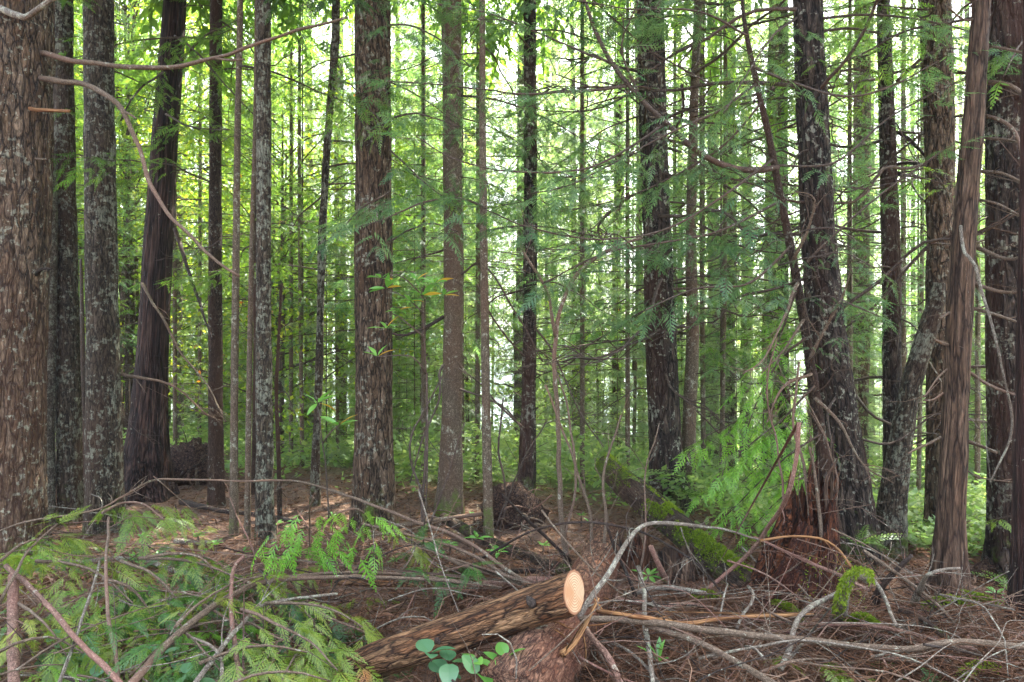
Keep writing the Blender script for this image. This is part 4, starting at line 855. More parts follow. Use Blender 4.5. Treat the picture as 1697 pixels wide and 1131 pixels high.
# ------------------------------------------------------------------ the big cut log and the log under it
def cut_log():
    t = thing('cut_log', 'thick sawn log with a pale fresh cut face, lying across another log', 'log', tuple(P(760, 1050, 2.9)))
    c = np.array(t.location)
    W = np.array([P(545, 1140, 3.05), P(610, 1100, 3.0), P(700, 1068, 2.95), P(800, 1035, 2.9), P(880, 1006, 2.84), P(935, 988, 2.78), P(962, 978, 2.75)]) - c
    R = np.array([0.056, 0.074, 0.077, 0.079, 0.080, 0.081, 0.079])
    mb = MB(); tube(mb, W, R, 96, step=0.02, rough=0.05, rf=14, relief=0.004, cap=False)
    ax = unit(W[-1] - W[-2]); nrm = unit(np.array([0.80, -0.55, 0.20])); e = W[-1] - ax * 0.03; V = mb.V[-1]
    dd = (V - e) @ nrm; V -= np.where(dd > 0, dd / (ax @ nrm), 0)[:, None] * ax; ring = V[-96:].copy(); ob('bark', mb.mesh('bark', M['log']), t)
    mb = MB(); cc = ring.mean(0); fr_ = np.array([0.0, 0.25, 0.5, 0.75, 0.9, 0.97]); V = cc + (ring - cc)[None] * fr_[:, None, None] + nrm * 0.002; V = np.concatenate([V, (ring + nrm * -0.001)[None]])
    up = unit(np.array([0, 0, 1.0]) - nrm * nrm[2]); sd = np.cross(up, nrm)
    B = np.stack([(V - cc) @ up / 1.0, (V - cc) @ sd / 1.0, 0 * V[..., 0]], -1); idx = np.arange(7 * 96).reshape(7, 96); nx = np.roll(idx, -1, 1)
    mb.add(V, np.stack([idx[:-1], idx[1:], nx[1:], nx[:-1]], -1).reshape(-1, 4), B); ob('cut_face', mb.mesh('cut_face', M['cut'], False), t)
    for p, r in ((P(880, 1000, 2.75), 0.018), (P(725, 1062, 2.86), 0.014)):
        mb = MB(); q = p - c; tube(mb, np.array([q + [0, 0.06, 0], q, q + [0.01, -0.02, -0.005]]), [r * 1.4, r, r * 0.4], 10, rough=0.3, rf=40); ob('knot', mb.mesh('knot', M['stick_dark']), t)
    t = thing('fallen_log', 'red brown log under the sawn one, running away from the viewer', 'log', tuple(P(925, 1060, 3.1))); c = np.array(t.location)
    W = np.array([P(840, 1180, 2.5), P(880, 1120, 2.75), P(932, 1050, 3.2), P(982, 962, 4.1), P(1004, 890, 5.25)]) - c; R = np.array([0.16, 0.16, 0.15, 0.14, 0.125])
    mb = MB(); tube(mb, W, R, 64, step=0.025, rough=0.07, rf=10); ob('bark', mb.mesh('bark', M['log2']), t)
    r = np.random.default_rng(3)
    for i in range(26):                                                # loose strips of shredded bark
        a = r.uniform(-0.6, 1.1); u = r.uniform(0.15, 0.55); q = cr(np.column_stack([W, R]), 40)[int(u * 39)]
        p = q[:3] + np.array([cos(a + 0.6) * q[3], -0.02, sin(a + 0.6) * q[3]]); d = unit(r.normal(0, 1, 3) * [0.5, 0.5, 0.4] + [0.2, -0.3, -0.5])
        l = r.uniform(0.06, 0.2); mb = MB(); tube(mb, np.array([p, p + d * l * 0.5 + r.normal(0, 0.01, 3), p + d * l]), [0.004, 0.003, 0.001], 4, cap=False, step=0.03); ob('bark_strip', mb.mesh('bark_strip', M['orange'] if i % 3 else M['stick_grey']), t)
M['log2'] = bark_mat('bark_redlog', (0.03, 0.010, 0.006), (0.32, 0.14, 0.075), (0.46, 0.26, 0.16), lich=0.12, scale=34, squash=0.25, bump=0.9, red=0.5, red_col=(0.18, 0.06, 0.03))
cut_log()
def mossy_log():
    t = thing('mossy_log', 'leaning fallen log with a coat of bright green moss, right of the centre', 'log', tuple(P(1150, 890, 4.7))); c = np.array(t.location)
    W = np.array([P(1000, 768, 5.5), P(1050, 815, 5.25), P(1110, 865, 4.95), P(1170, 915, 4.65), P(1235, 965, 4.4), P(1310, 1015, 4.15)]) - c; R = np.array([0.085, 0.105, 0.108, 0.105, 0.10, 0.085])
    mb = MB(); tube(mb, W, R, 48, step=0.025, rough=0.16, rf=9); ob('bark', mb.mesh('bark', M['mossy']), t)
    moss_on(t, W, R, 34000, 4, 0.013, up=0.5, patchy=-0.05)
mossy_log()
def rootball(px, py, d, r_px, label, seed, flat=0.6, mat='stick_dark', nroot=26):
    r = np.random.default_rng(seed); t = thing('root_ball', label, 'root ball', tuple(P(px, py, d))); R0 = r_px / F * d; mb = MB()
    n, k = 20, 32; V = []
    for i in range(n + 1):
        th = pi * i / n
        for j in range(k):
            a = 2 * pi * j / k; V.append([sin(th) * cos(a), sin(th) * sin(a) * flat, cos(th)])
    V = np.array(V); q = 1 + 0.22 * fbm(V * 2.2 + seed, 3) + 0.10 * fbm(V * 8 + seed, 2); V = V * (q * R0)[:, None]
    idx = np.arange((n + 1) * k).reshape(-1, k); nx = np.roll(idx, -1, 1)
    mb.add(V, np.stack([idx[:-1], idx[1:], nx[1:], nx[:-1]], -1).reshape(-1, 4)); ob('soil', mb.mesh('soil', M['rot2']), t)
    for i in range(nroot):
        d_ = unit(r.normal(0, 1, 3) * [1, 0.6, 1] + [0, -0.5, 0]); p = d_ * R0 * 0.8; e = unit(d_ * 0.4 + r.normal(0, 0.8, 3)); l = R0 * r.uniform(0.5, 1.3)
        mb = MB(); w = r.uniform(0.004, 0.012); tube(mb, np.array([p * 0.7, p * 1.15, p * 1.15 + e * l * 0.5, p * 1.15 + e * l + [0, 0, -0.3 * l]]), [w * 1.5, w, w * 0.7, 0.001], 5, step=0.04, gnarl=0.02)
        ob('root', mb.mesh('root', M['stick' if i % 3 else 'stick_dark']), t)
    return t
M['rot2'] = bark_mat('root_soil', (0.01, 0.005, 0.004), (0.15, 0.08, 0.05), (0.25, 0.15, 0.10), lich=0.0, scale=30, squash=1, bump=1.0, red=0.4, red_col=(0.08, 0.035, 0.025))
rootball(852, 856, 6.0, 50, 'round upturned root ball at the foot of the slim dark centre trunk', 1, nroot=34)
rootball(549, 848, 7.0, 20, 'small round brown root ball left of the broad centre trunk', 2, nroot=14)
rootball(640, 855, 6.9, 26, 'low root ball half hidden behind the broad centre trunk', 8, nroot=14)
rootball(315, 770, 7.6, 42, 'dark ragged root ball beside the cedar\'s flared foot', 3, nroot=30)
rootball(1640, 975, 4.5, 42, 'small ragged root ball on the ground between the snag and the right edge trunk', 4, nroot=26, flat=0.9)
def stump(label, px, py, d, wb, wt, top_py, seed, mat, name='rotten_stump', jag=0.35, shear=0.0, spikes=6):
    r = np.random.default_rng(seed); b = P(px, py, d); t = thing(name, label, 'stump', tuple(b)); Rb, Rt = wb / 2 / F * d, wt / 2 / F * d; H = (py - top_py) / F * d
    n, k = 40, 72; V = []; B = []
    for i in range(n + 1):
        u = i / n
        for j in range(k):
            a = 2 * pi * j / k; h = H * (1 - jag * (0.5 + 0.5 * float(fbm(np.array([3 * cos(a) + seed, 3 * sin(a), 0.0]), 4))) - jag * 0.5 * (1 + cos(a * 1.0 + 2.5)) * 0.6)
            rr = Rt + (Rb - Rt) * (1 - u) ** 1.6; V.append([rr * cos(a) + shear * u * H, rr * sin(a) * 0.8, -0.1 + (h + 0.1) * u]); B.append([rr * cos(a), rr * sin(a), h * u])
    V = np.array(V); B = np.array(B); V[:, :2] *= (1 + 0.16 * fbm(B * [7, 7, 2.0] + seed, 3))[:, None]
    idx = np.arange((n + 1) * k).reshape(-1, k); nx = np.roll(idx, -1, 1)
    # hollow inside: walk back down
    In = V[-k:].copy() * [0.8, 0.8, 1] + [0, 0, -0.12]; base = len(V); V = np.vstack([V, In, np.repeat([[shear * H * 0.6, 0, H * 0.35]], k, 0)]); B = np.vstack([B, B[-k:], B[-k:] * 0.1])
    idx = np.arange(len(V)).reshape(-1, k); nx = np.roll(idx, -1, 1)
    mb = MB(); mb.add(V, np.stack([idx[:-1], nx[:-1], nx[1:], idx[1:]], -1).reshape(-1, 4), B); ob('rotten_wood', mb.mesh('rotten_wood', M[mat]), t)
    for i in range(spikes):
        a = r.uniform(-3, 0.2); p = np.array([Rt * 0.9 * cos(a) + shear * H * 0.6, Rt * 0.7 * sin(a), H * 0.5]); l = H * r.uniform(0.4, 0.62)
        mb = MB(); tube(mb, np.array([p, p + [r.normal(0, .02), 0, l * 0.6], p + [r.normal(0, .04), r.normal(0, .02), l]]), [0.016, 0.012, 0.002], 6, step=0.05, rough=0.3); ob('splinter', mb.mesh('splinter', M['rot' if i % 2 else 'dead']), t)
    return t, b, H
s_, sb, sH = stump('tall rotten red stump with a jagged splintered top under the black trunk', 1318, 985, 4.25, 195, 84, 740, 5, 'rot', shear=0.15, spikes=3, jag=0.42)
W = np.array([[0.1, -0.25, 0.02], [0.12, -0.2, 0.3]]); moss_on(s_, W, np.array([0.2, 0.1]), 500, 9, 0.012, up=-0.5)
stump('small broken orange brown stump behind the sawn log', 1052, 965, 4.75, 66, 46, 885, 6, 'orange2', name='broken_stump', jag=0.2, spikes=3) if False else None
M['orange2'] = bark_mat('wood_rust', (0.05, 0.02, 0.01), (0.22, 0.09, 0.045), (0.34, 0.17, 0.09), lich=0.0, scale=30, squash=0.15, fibre=0.5, red=0.4, red_col=(0.16, 0.05, 0.03))
stump('small broken orange brown stump behind the sawn log', 1052, 965, 4.75, 66, 46, 882, 6, 'orange2', name='broken_stump', jag=0.2, spikes=3)
stump('low dark stump with spreading grey roots under the mossy log', 1118, 985, 4.6, 110, 60, 905, 7, 'dead', name='grey_stump', jag=0.25, spikes=4)

# ------------------------------------------------------------------ hand placed sticks: (label, points, w0, w1, material, twigs)
S = [
 ('pinkish upright stick at the bottom left corner', [(22, 955, .42), (21, 1020, .32), (22, 1140, .2)], 15, 19, 'stick_pink', 0),
 ('long pinkish stick slanting down to the right from the left edge', [(10, 938, .45), (60, 985, .4), (130, 1060, .35), (205, 1140, .3)], 8, 10, 'stick_pink', 0),
 ('brown stick curving up from the bottom left towards the middle', [(212, 1140, .28), (260, 1085, .3), (320, 1030, .33), (385, 985, .36), (450, 962, .34), (560, 957, .3), (700, 960, .25), (800, 972, .2)], 14, 5, 'stick', 3),
 ('thin light stick arching just above the curved brown one', [(395, 975, .3), (470, 958, .3), (600, 950, .28), (720, 958, .22), (830, 975, .18)], 6, 4, 'stick', 2),
 ('upright reddish stick left of centre of the green heap', [(405, 922, .5), (388, 940, .45), (383, 985, .4), (386, 1040, .33), (400, 1140, .25)], 6, 10, 'stick_pink', 2),
 ('thin upright stick standing in the left part of the heap', [(180, 858, .55), (176, 930, .5), (178, 1010, .4), (192, 1080, .3), (196, 1125, .25)], 4, 7, 'stick', 5),
 ('pale slanting stick between the two left sticks', [(165, 930, .4), (135, 1030, .35), (110, 1100, .3), (95, 1140, .3)], 4, 6, 'stick_grey', 3),
 ('thin stick arching over the needle floor at the left', [(0, 880, .5), (60, 862, .55), (170, 840, .6), (250, 797, .6), (300, 794, .6), (400, 797, .55), (500, 800, .5), (590, 828, .45), (680, 862, .4), (760, 890, .35), (870, 965, .2)], 3, 7, 'stick', 8),
 ('straight brown stick sloping down to the sawn log', [(600, 868, .4), (690, 890, .35), (770, 915, .3), (850, 960, .2), (880, 975, .2)], 4, 7, 'stick', 6),
 ('arched stick over the leafless tangle left of the sawn log', [(610, 880, .4), (680, 895, .3), (760, 935, .26), (840, 958, .22), (880, 968, .2)], 5, 6, 'stick', 4),
 ('broken stick with peeling papery bark behind the sawn log', [(722, 984, .14), (780, 974, .14), (840, 968, .14), (905, 964, .14), (985, 975, .1)], 17, 17, 'stick_pink', 0),
 ('dark straight pole lying behind the peeling stick', [(745, 945, .05), (820, 948, .05), (900, 947, .05)], 10, 9, 'stick_dark', 0),
 ('brown log end lying on the needles left of the peeling stick', [(560, 965, .06), (640, 968, .06), (720, 972, .05)], 10, 8, 'log', 0),
 ('fallen dark log sloping from the plain centre trunk down to the sawn log', [(735, 858, .08), (800, 895, .08), (870, 920, .08), (945, 948, .08)], 17, 19, 'mossy', 0),
 ('brown pole lying between the broad and the plain centre trunks', [(655, 873, .10), (720, 862, .12), (800, 852, .15)], 9, 6, 'stick', 0),
 ('thin dark log lying behind the mossy footed slim trunk', [(300, 832, .06), (360, 845, .06), (430, 853, .06), (490, 866, .06)], 9, 7, 'stick_dark', 0),
 ('pale lichened stick lying on the needles left of the slim trunks', [(290, 897, .05), (335, 900, .05), (372, 898, .05)], 9, 8, 'stick_grey', 0),
 ('short purplish log on the needles right of the mossy footed trunk', [(452, 916, .04), (475, 912, .04), (492, 908, .04)], 10, 8, 'stick_dark', 0),
 ('long pale pole lying across the left needle floor', [(60, 925, .06), (130, 932, .06), (220, 925, .06), (300, 948, .06), (400, 968, .06)], 10, 8, 'stick_grey', 0),
 ('black stick lying in the shade of the left heap', [(120, 1020, .12), (190, 1035, .12), (270, 1058, .10)], 8, 7, 'stick_dark', 0),
 ('brown stick under the black one in the left heap', [(110, 1035, .08), (180, 1052, .08), (250, 1064, .08)], 8, 6, 'log', 0),
 ('pale curved branch rising in an arch right of the sawn face', [(955, 1030, .3), (975, 998, .4), (1005, 955, .5), (1035, 905, .6), (1055, 880, .65), (1075, 868, .66), (1110, 866, .65), (1160, 873, .6), (1200, 878, .55), (1260, 895, .45)], 10, 3, 'stick_grey', 5),
 ('torn orange splinter hanging below the sawn face', [(992, 992, .45), (978, 1020, .4), (963, 1048, .36), (945, 1072, .34), (930, 1084, .34)], 5, 12, 'orange', 0),
 ('thin pale stick from the pale arch down to the right', [(1058, 940, .3), (1066, 975, .3), (1067, 1020, .28), (1075, 1075, .25), (1085, 1140, .2)], 8, 9, 'stick_grey', 2),
 ('long straight branch running right along the bottom to the corner', [(960, 1025, .32), (1080, 1033, .32), (1180, 1046, .32), (1300, 1058, .3), (1440, 1072, .3), (1510, 1075, .3), (1590, 1064, .3), (1720, 1074, .3)], 11, 10, 'stick', 4),
 ('orange brown branch just above the long straight one', [(990, 1012, .34), (1060, 1025, .34), (1140, 1034, .3), (1220, 1022, .28), (1310, 1020, .26), (1350, 1021, .24)], 8, 6, 'orange', 1),
 ('branch sloping down right below the long straight one', [(1070, 1035, .3), (1140, 1060, .28), (1220, 1098, .26), (1290, 1140, .24)], 10, 12, 'stick', 3),
 ('curved stick arching low between the arch and the rotten stump', [(1030, 1030, .15), (1110, 1003, .2), (1180, 1008, .2), (1260, 1040, .2), (1330, 1052, .2)], 8, 4, 'stick_pink', 4),
 ('long bare stem bending up from the mossy log to the leaning cedar', [(1165, 982, .1), (1220, 935, .25), (1270, 880, .5), (1305, 820, .8), (1320, 760, 1.0), (1326, 700, 1.2)], 7, 8, 'stick_pink', 2),
 ('orange brown hoop of a branch in front of the rotten stump', [(1260, 896, .5), (1310, 889, .5), (1360, 893, .48), (1390, 912, .4), (1410, 940, .35)], 4, 5, 'orange', 1),
 ('long thin branch crossing the foot of the rotten stump', [(1250, 890, .45), (1310, 918, .4), (1370, 945, .35), (1440, 980, .3)], 4, 7, 'stick_pink', 5),
 ('grey branch bending down left from the mossy nub', [(1400, 978, .4), (1370, 992, .36), (1335, 1012, .34), (1318, 1035, .3), (1308, 1075, .25), (1292, 1110, .2)], 8, 9, 'stick_grey', 3),
 ('grey branch bending down right from the mossy nub', [(1445, 957, .4), (1462, 985, .38), (1475, 1015, .34), (1487, 1040, .3)], 6, 6, 'stick_grey', 1),
 ('mossy curved branch lying right of the mossy nub', [(1490, 1012, .26), (1520, 1020, .26), (1545, 1040, .24), (1570, 1060, .22)], 9, 10, 'mossy', 1),
 ('grey crooked branch rising in front of the snag foot', [(1515, 1000, .2), (1530, 965, .4), (1540, 950, .5), (1560, 943, .5), (1590, 941, .5)], 12, 4, 'stick_grey', 4),
 ('dark knotted branch at the foot of the lichen plated trunk', [(1450, 1000, .15), (1460, 975, .3), (1480, 950, .4), (1510, 920, .5)], 16, 6, 'stick_dark', 5),
 ('straight stick leaning between the mossy nub and the snag', [(1430, 912, .5), (1490, 952, .4), (1560, 1010, .25), (1580, 1035, .2)], 5, 6, 'stick', 3),
 ('long dark stick across the tangle right of the mossy nub', [(1350, 1035, .22), (1440, 1040, .24), (1520, 1052, .22), (1620, 1078, .2)], 8, 7, 'stick_pink', 4),
 ('white bleached stick in front of the mossy log', [(1240, 972, .3), (1250, 985, .3), (1245, 1000, .3), (1230, 1018, .28), (1220, 1040, .25)], 5, 5, 'stick_grey', 1),
 ('dark crooked stick leaning left of the pale arch', [(1005, 870, .6), (1020, 910, .45), (1040, 955, .3), (1052, 990, .2)], 4, 7, 'stick_dark', 2),
 ('arched dark stick passing over the small orange stump', [(800, 925, .2), (880, 882, .45), (960, 866, .55), (1050, 878, .5), (1110, 905, .4), (1160, 940, .3), (1200, 985, .15)], 4, 4, 'stick_dark', 5),
 ('dark slanting stick right of the round root ball', [(833, 820, .7), (870, 860, .5), (910, 895, .3), (945, 930, .15)], 4, 6, 'stick_dark', 3),
 ('reddish root like pole standing under the mossy log', [(1078, 905, .45), (1095, 945, .3), (1108, 975, .1)], 8, 13, 'stick_pink', 0),
 ('forked bare stick at the bottom centre right', [(1030, 1140, .2), (1010, 1090, .28), (985, 1060, .3), (972, 1040, .3)], 12, 8, 'stick_pink', 1),
 ('thin grey stick below the sawn log face, slanting right', [(985, 1060, .2), (1030, 1075, .2), (1060, 1095, .2), (1100, 1140, .15)], 6, 5, 'stick_grey', 4),
 ('pale thin loop of twig in front of the sawn log', [(855, 1125, .35), (857, 1095, .4), (848, 1068, .45), (820, 1050, .5), (800, 1052, .5)], 3, 2, 'stick_grey', 0),
 ('straight stick crossing in front of the lower left heap', [(215, 1120, .25), (280, 1060, .3), (330, 1035, .3), (400, 1030, .3), (470, 1060, .28)], 4, 4, 'stick', 6),
 ('pale stick rising right out of the lower left heap', [(318, 1140, .25), (355, 1090, .3), (400, 1035, .33), (440, 1000, .33), (560, 985, .3)], 9, 4, 'stick_grey', 6),
 ('forked pale stick at the bottom of the left heap', [(368, 1140, .25), (365, 1090, .3), (350, 1070, .35), (320, 1058, .35)], 7, 4, 'stick_grey', 3),
 ('thin brown stick at the far left bottom', [(60, 1100, .2), (100, 1120, .2), (150, 1140, .2)], 7, 6, 'stick_dark', 2),
 ('bleached bare stick between the mossy log and the grey stump', [(1035, 985, .2), (1100, 975, .22), (1170, 985, .2)], 10, 8, 'stick_grey', 4),
 ('stubby branch at the left of the orange brown branch', [(1020, 990, .3), (1050, 998, .3), (1066, 1000, .3)], 6, 8, 'stick_pink', 0),
]
for lab, pts, w0, w1, mat, tw in S:
    stick(lab, pts, w0, w1, mat, twigs=tw, ln=0.3, ns=14)
# nub with a moss cap
t = stick('grey nub of a branch wearing a thick cap of green moss', [(1385, 1035, .15), (1392, 1005, .3), (1402, 975, .45), (1418, 953, .52), (1440, 962, .5)], 26, 14, 'stick_grey', name='mossy_branch', moss=0, ns=16)
W = wpts([(1388, 1018, .25), (1396, 985, .42), (1405, 962, .5), (1420, 948, .56), (1438, 950, .55), (1444, 965, .5)]); c = W.mean(0)
mo = thing('moss_patch', 'shaggy green moss draped over the top of the grey nub', 'moss', tuple(c)); moss_on(mo, W - c, np.array([.018, .018, .018, .014, .012, .008]), 3600, 6, 0.013, up=0.0, shag=0.8, patchy=-0.3)
for lab, pts, n in [('cushion of moss on a stick below the mossy nub', [(1408, 1030, .22), (1430, 1024, .24), (1452, 1036, .22)], 2600), ('band of moss on the branch left of the snag foot', [(1532, 1006, .2), (1570, 996, .2), (1612, 1002, .18)], 3600),
                    ('patch of moss beside the root ball at right', [(1600, 985, .12), (1625, 992, .1), (1650, 1000, .08)], 2200), ('moss clump on the tangle right of the white bleached stick', [(1150, 990, .16), (1170, 985, .16), (1190, 992, .14)], 1500),
                    ('mossy bit of bark at the foot of the rotten stump', [(1285, 1000, .12), (1310, 1010, .12), (1330, 1030, .1)], 2200), ('wisp of moss at the bottom right of the tangle', [(1590, 1125, .12), (1620, 1105, .15), (1650, 1110, .12)], 1200)]:
    W = wpts(pts); c = W.mean(0); mo = thing('moss_patch', lab, 'moss', tuple(c)); mb = MB(); tube(mb, W - c, [0.012, 0.02, 0.012], 8, step=0.03, rough=0.2); ob('core', mb.mesh('core', M['mossy']), mo)
    moss_on(mo, W - c, np.array([0.012, 0.02, 0.012]), n, len(lab), 0.012, up=0.0, shag=0.3, patchy=-0.3)

# ------------------------------------------------------------------ loose sticks one cannot tell apart
def tangle(n, box, w, group, label, mats, hmax, lmin, lmax, seed, tw=4):
    r = np.random.default_rng(seed)
    for i in range(n):
        px, py = r.uniform(box[0], box[2]), r.uniform(box[1], box[3]); c = gp(px, py, r.uniform(0.02, hmax)); L = r.uniform(lmin, lmax); a = r.normal(0, 0.8) if r.random() < 0.6 else r.uniform(0, pi); e = r.normal(0, 0.28)
        d = np.array([cos(a) * cos(e), sin(a) * cos(e), sin(e)]); t_ = np.linspace(-0.5, 0.5, 6)[:, None]; bow = r.normal(0, 0.09, 3)
        W = d * t_ * L + bow * (1 - 4 * t_ * t_) * L + np.cumsum(r.normal(0, 0.018, (6, 3)), 0) * L
        lo = (c + W)[:, 2] - ground_h((c + W)[:, 0], (c + W)[:, 1]); W[:, 2] += max(0, 0.012 - lo.min())
        R = np.linspace(1, 0.35, 6) * w * r.uniform(0.5, 1.5); mb = MB(); tube(mb, W, R, 6, step=0.07, gnarl=0.006); side_twigs(mb, W, int(r.integers(0, tw + 1)), r, L * 0.3, w * 0.5)
        tag(ob('bare_stick', mb.mesh('bare_stick', M[mats[i % len(mats)]]), None, tuple(c)), label, 'stick', group)
tangle(140, (860, 985, 1720, 1140), 0.0042, 'bare sticks tangled right of the sawn log', 'thin bare stick in the tangle of brushwood right of the sawn log', ['stick', 'stick_pink', 'stick_grey', 'stick', 'stick_dark'], 0.30, 0.3, 1.3, 31)
tangle(80, (430, 900, 980, 1080), 0.0040, 'bare sticks between the green heap and the sawn log', 'thin bare stick in the brushwood between the green heap and the sawn log', ['stick', 'stick_grey', 'stick_pink', 'stick_dark'], 0.22, 0.3, 1.1, 32)
tangle(30, (0, 950, 460, 1140), 0.0040, 'bare sticks in the cut cedar heap', 'thin bare stick poking out of the cut cedar heap at left', ['stick', 'stick_grey', 'stick_pink'], 0.35, 0.3, 1.0, 33, 5)
tangle(80, (60, 850, 1000, 950), 0.0045, 'sticks scattered on the needle floor', 'small stick lying flat on the needle floor between the trunks', ['stick_grey', 'stick', 'stick_dark', 'stick_pink'], 0.06, 0.2, 1.0, 34, 3)

def litter():
    r = np.random.default_rng(8); k = 170000; d = 2.2 + 8.5 * r.random(k) ** 1.3; x = r.uniform(-0.85, 0.85, k) * d
    keep = d < edge_at(x) + 1.5; x, d = x[keep], d[keep]; k = len(x)
    pile = 0.10 * np.clip(fbm(np.stack([x * 1.7, d * 1.7, x * 0 + 4], -1), 2) + 0.6, 0, 1.5) * (d < 5.2)
    p = np.column_stack([x, d, ground_h(x, d) + 0.004 + pile * r.random(k)]); a = r.uniform(0, 2 * pi, k); e = r.normal(0, 0.22, k)
    dr = np.column_stack([np.cos(a) * np.cos(e), np.sin(a) * np.cos(e), np.sin(e)]); s = np.cross(dr, r.normal(0, 0.5, (k, 3)) + [0, 0, 1]); s /= np.linalg.norm(s, axis=1)[:, None]
    big = r.random(k) < 0.13; L = np.where(big, r.uniform(0.10, 0.35, k), r.uniform(0.02, 0.09, k)); Wd = np.where(big, 0.0065, np.where(r.random(k) < 0.2, 0.018, 0.0042))
    mb = MB(); mb.quads(kites(p, dr, s, L, Wd), r.random(k)); tag(ob('needle_litter', mb.mesh('needle_litter', M['litter'], False)), 'reddish needles, bark flakes and tiny twigs strewn over the forest floor', 'litter', None, 'stuff')
litter()
def brushwood():
    r = np.random.default_rng(18); mb = MB()
    for i in range(2600):
        left = r.random() < 0.35; px = r.uniform(150, 900) if left else r.uniform(850, 1720); py = r.uniform(900, 1140) if left else r.uniform(985, 1140)
        c = gp(px, py, r.uniform(0.01, 0.16 if left else 0.24)); L = r.uniform(0.12, 0.6); a = r.uniform(0, pi); e = r.normal(0, 0.3)
        d = np.array([cos(a) * cos(e), sin(a) * cos(e), sin(e)]); b = r.normal(0, 0.12, 3) * L; t = np.linspace(-0.5, 0.5, 4)[:, None]
        tube(mb, c + d * t * L + b * (1 - 4 * t * t), np.linspace(1, 0.35, 4) * r.uniform(0.0012, 0.0032), 3, cap=False, tint=r.random())
    tag(ob('brushwood', mb.mesh('brushwood', M['litter'])), 'fine broken twigs and slash filling the gaps between the sticks', 'brushwood', None, 'stuff')
brushwood()

# ------------------------------------------------------------------ cut cedar boughs heaped at the left and hanging sprays
def bough(label, pts, w0, w1, mat, fr=FINE, size=0.85, gap=0.13, side=0.34, droop=0.35, dens=1.0, group=None, cat='bough', name='cedar_bough', start=0.15, rs=None):
    W = wpts(pts); c = W.mean(0); t = thing(name, label, cat, tuple(c), group); mb = MB(); tube(mb, W - c, radii(W, w0, w1), 7, step=0.06, gnarl=0.006)
    ob('stem', mb.mesh('stem', M['stick']), t); lf = MB(); leafy(lf, W - c, rs if rs is not None else SR, fr, gap=gap, size=size, side=side, droop=droop, dens=dens, start=start); ob('foliage', lf.mesh('foliage', M[mat], False), t)
HB = [
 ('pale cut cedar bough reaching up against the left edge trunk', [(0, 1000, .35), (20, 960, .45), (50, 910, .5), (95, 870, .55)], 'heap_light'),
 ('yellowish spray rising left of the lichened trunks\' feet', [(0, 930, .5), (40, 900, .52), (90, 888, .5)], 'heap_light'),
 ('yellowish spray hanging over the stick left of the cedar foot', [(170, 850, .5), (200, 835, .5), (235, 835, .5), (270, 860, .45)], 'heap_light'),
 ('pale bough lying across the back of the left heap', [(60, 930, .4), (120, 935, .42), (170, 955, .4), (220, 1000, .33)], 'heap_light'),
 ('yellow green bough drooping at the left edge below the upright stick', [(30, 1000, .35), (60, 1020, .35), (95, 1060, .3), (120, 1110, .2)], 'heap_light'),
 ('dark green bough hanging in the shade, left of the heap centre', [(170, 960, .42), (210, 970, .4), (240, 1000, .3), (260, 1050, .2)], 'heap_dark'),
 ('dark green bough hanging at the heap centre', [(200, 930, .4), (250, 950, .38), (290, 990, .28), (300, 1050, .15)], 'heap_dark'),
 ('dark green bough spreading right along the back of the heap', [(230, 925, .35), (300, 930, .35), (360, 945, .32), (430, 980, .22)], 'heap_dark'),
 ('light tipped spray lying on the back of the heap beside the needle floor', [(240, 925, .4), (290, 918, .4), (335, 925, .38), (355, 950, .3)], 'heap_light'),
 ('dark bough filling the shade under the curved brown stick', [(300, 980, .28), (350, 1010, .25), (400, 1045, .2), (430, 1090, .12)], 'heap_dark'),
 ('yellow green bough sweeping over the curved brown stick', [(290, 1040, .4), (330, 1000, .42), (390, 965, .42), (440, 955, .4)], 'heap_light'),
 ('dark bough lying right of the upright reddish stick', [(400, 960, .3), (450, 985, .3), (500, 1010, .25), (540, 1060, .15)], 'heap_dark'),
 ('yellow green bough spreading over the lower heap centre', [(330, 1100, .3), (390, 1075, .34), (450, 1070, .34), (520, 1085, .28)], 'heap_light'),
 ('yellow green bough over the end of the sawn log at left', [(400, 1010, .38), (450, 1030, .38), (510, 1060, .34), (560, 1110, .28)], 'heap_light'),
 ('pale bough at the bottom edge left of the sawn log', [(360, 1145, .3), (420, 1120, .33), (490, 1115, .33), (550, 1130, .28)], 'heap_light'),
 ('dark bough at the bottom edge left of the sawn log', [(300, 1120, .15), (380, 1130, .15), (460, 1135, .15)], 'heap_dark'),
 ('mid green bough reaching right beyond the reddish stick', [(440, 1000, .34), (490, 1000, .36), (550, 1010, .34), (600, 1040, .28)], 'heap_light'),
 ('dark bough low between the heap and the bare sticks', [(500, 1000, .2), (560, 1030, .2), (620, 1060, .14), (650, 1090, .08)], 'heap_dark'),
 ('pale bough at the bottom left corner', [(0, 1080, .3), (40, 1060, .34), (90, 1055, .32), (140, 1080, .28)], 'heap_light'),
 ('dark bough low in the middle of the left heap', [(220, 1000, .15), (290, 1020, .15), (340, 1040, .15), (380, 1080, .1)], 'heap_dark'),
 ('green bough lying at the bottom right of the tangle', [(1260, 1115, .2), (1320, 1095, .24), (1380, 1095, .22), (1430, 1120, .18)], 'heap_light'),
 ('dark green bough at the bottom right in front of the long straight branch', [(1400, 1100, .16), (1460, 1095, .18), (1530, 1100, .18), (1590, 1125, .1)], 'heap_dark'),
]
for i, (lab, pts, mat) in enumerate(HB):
    bough(lab, pts, 6, 2.5, mat, size=0.80, side=0.36, gap=0.12, droop=0.3 if mat == 'heap_light' else 0.45)
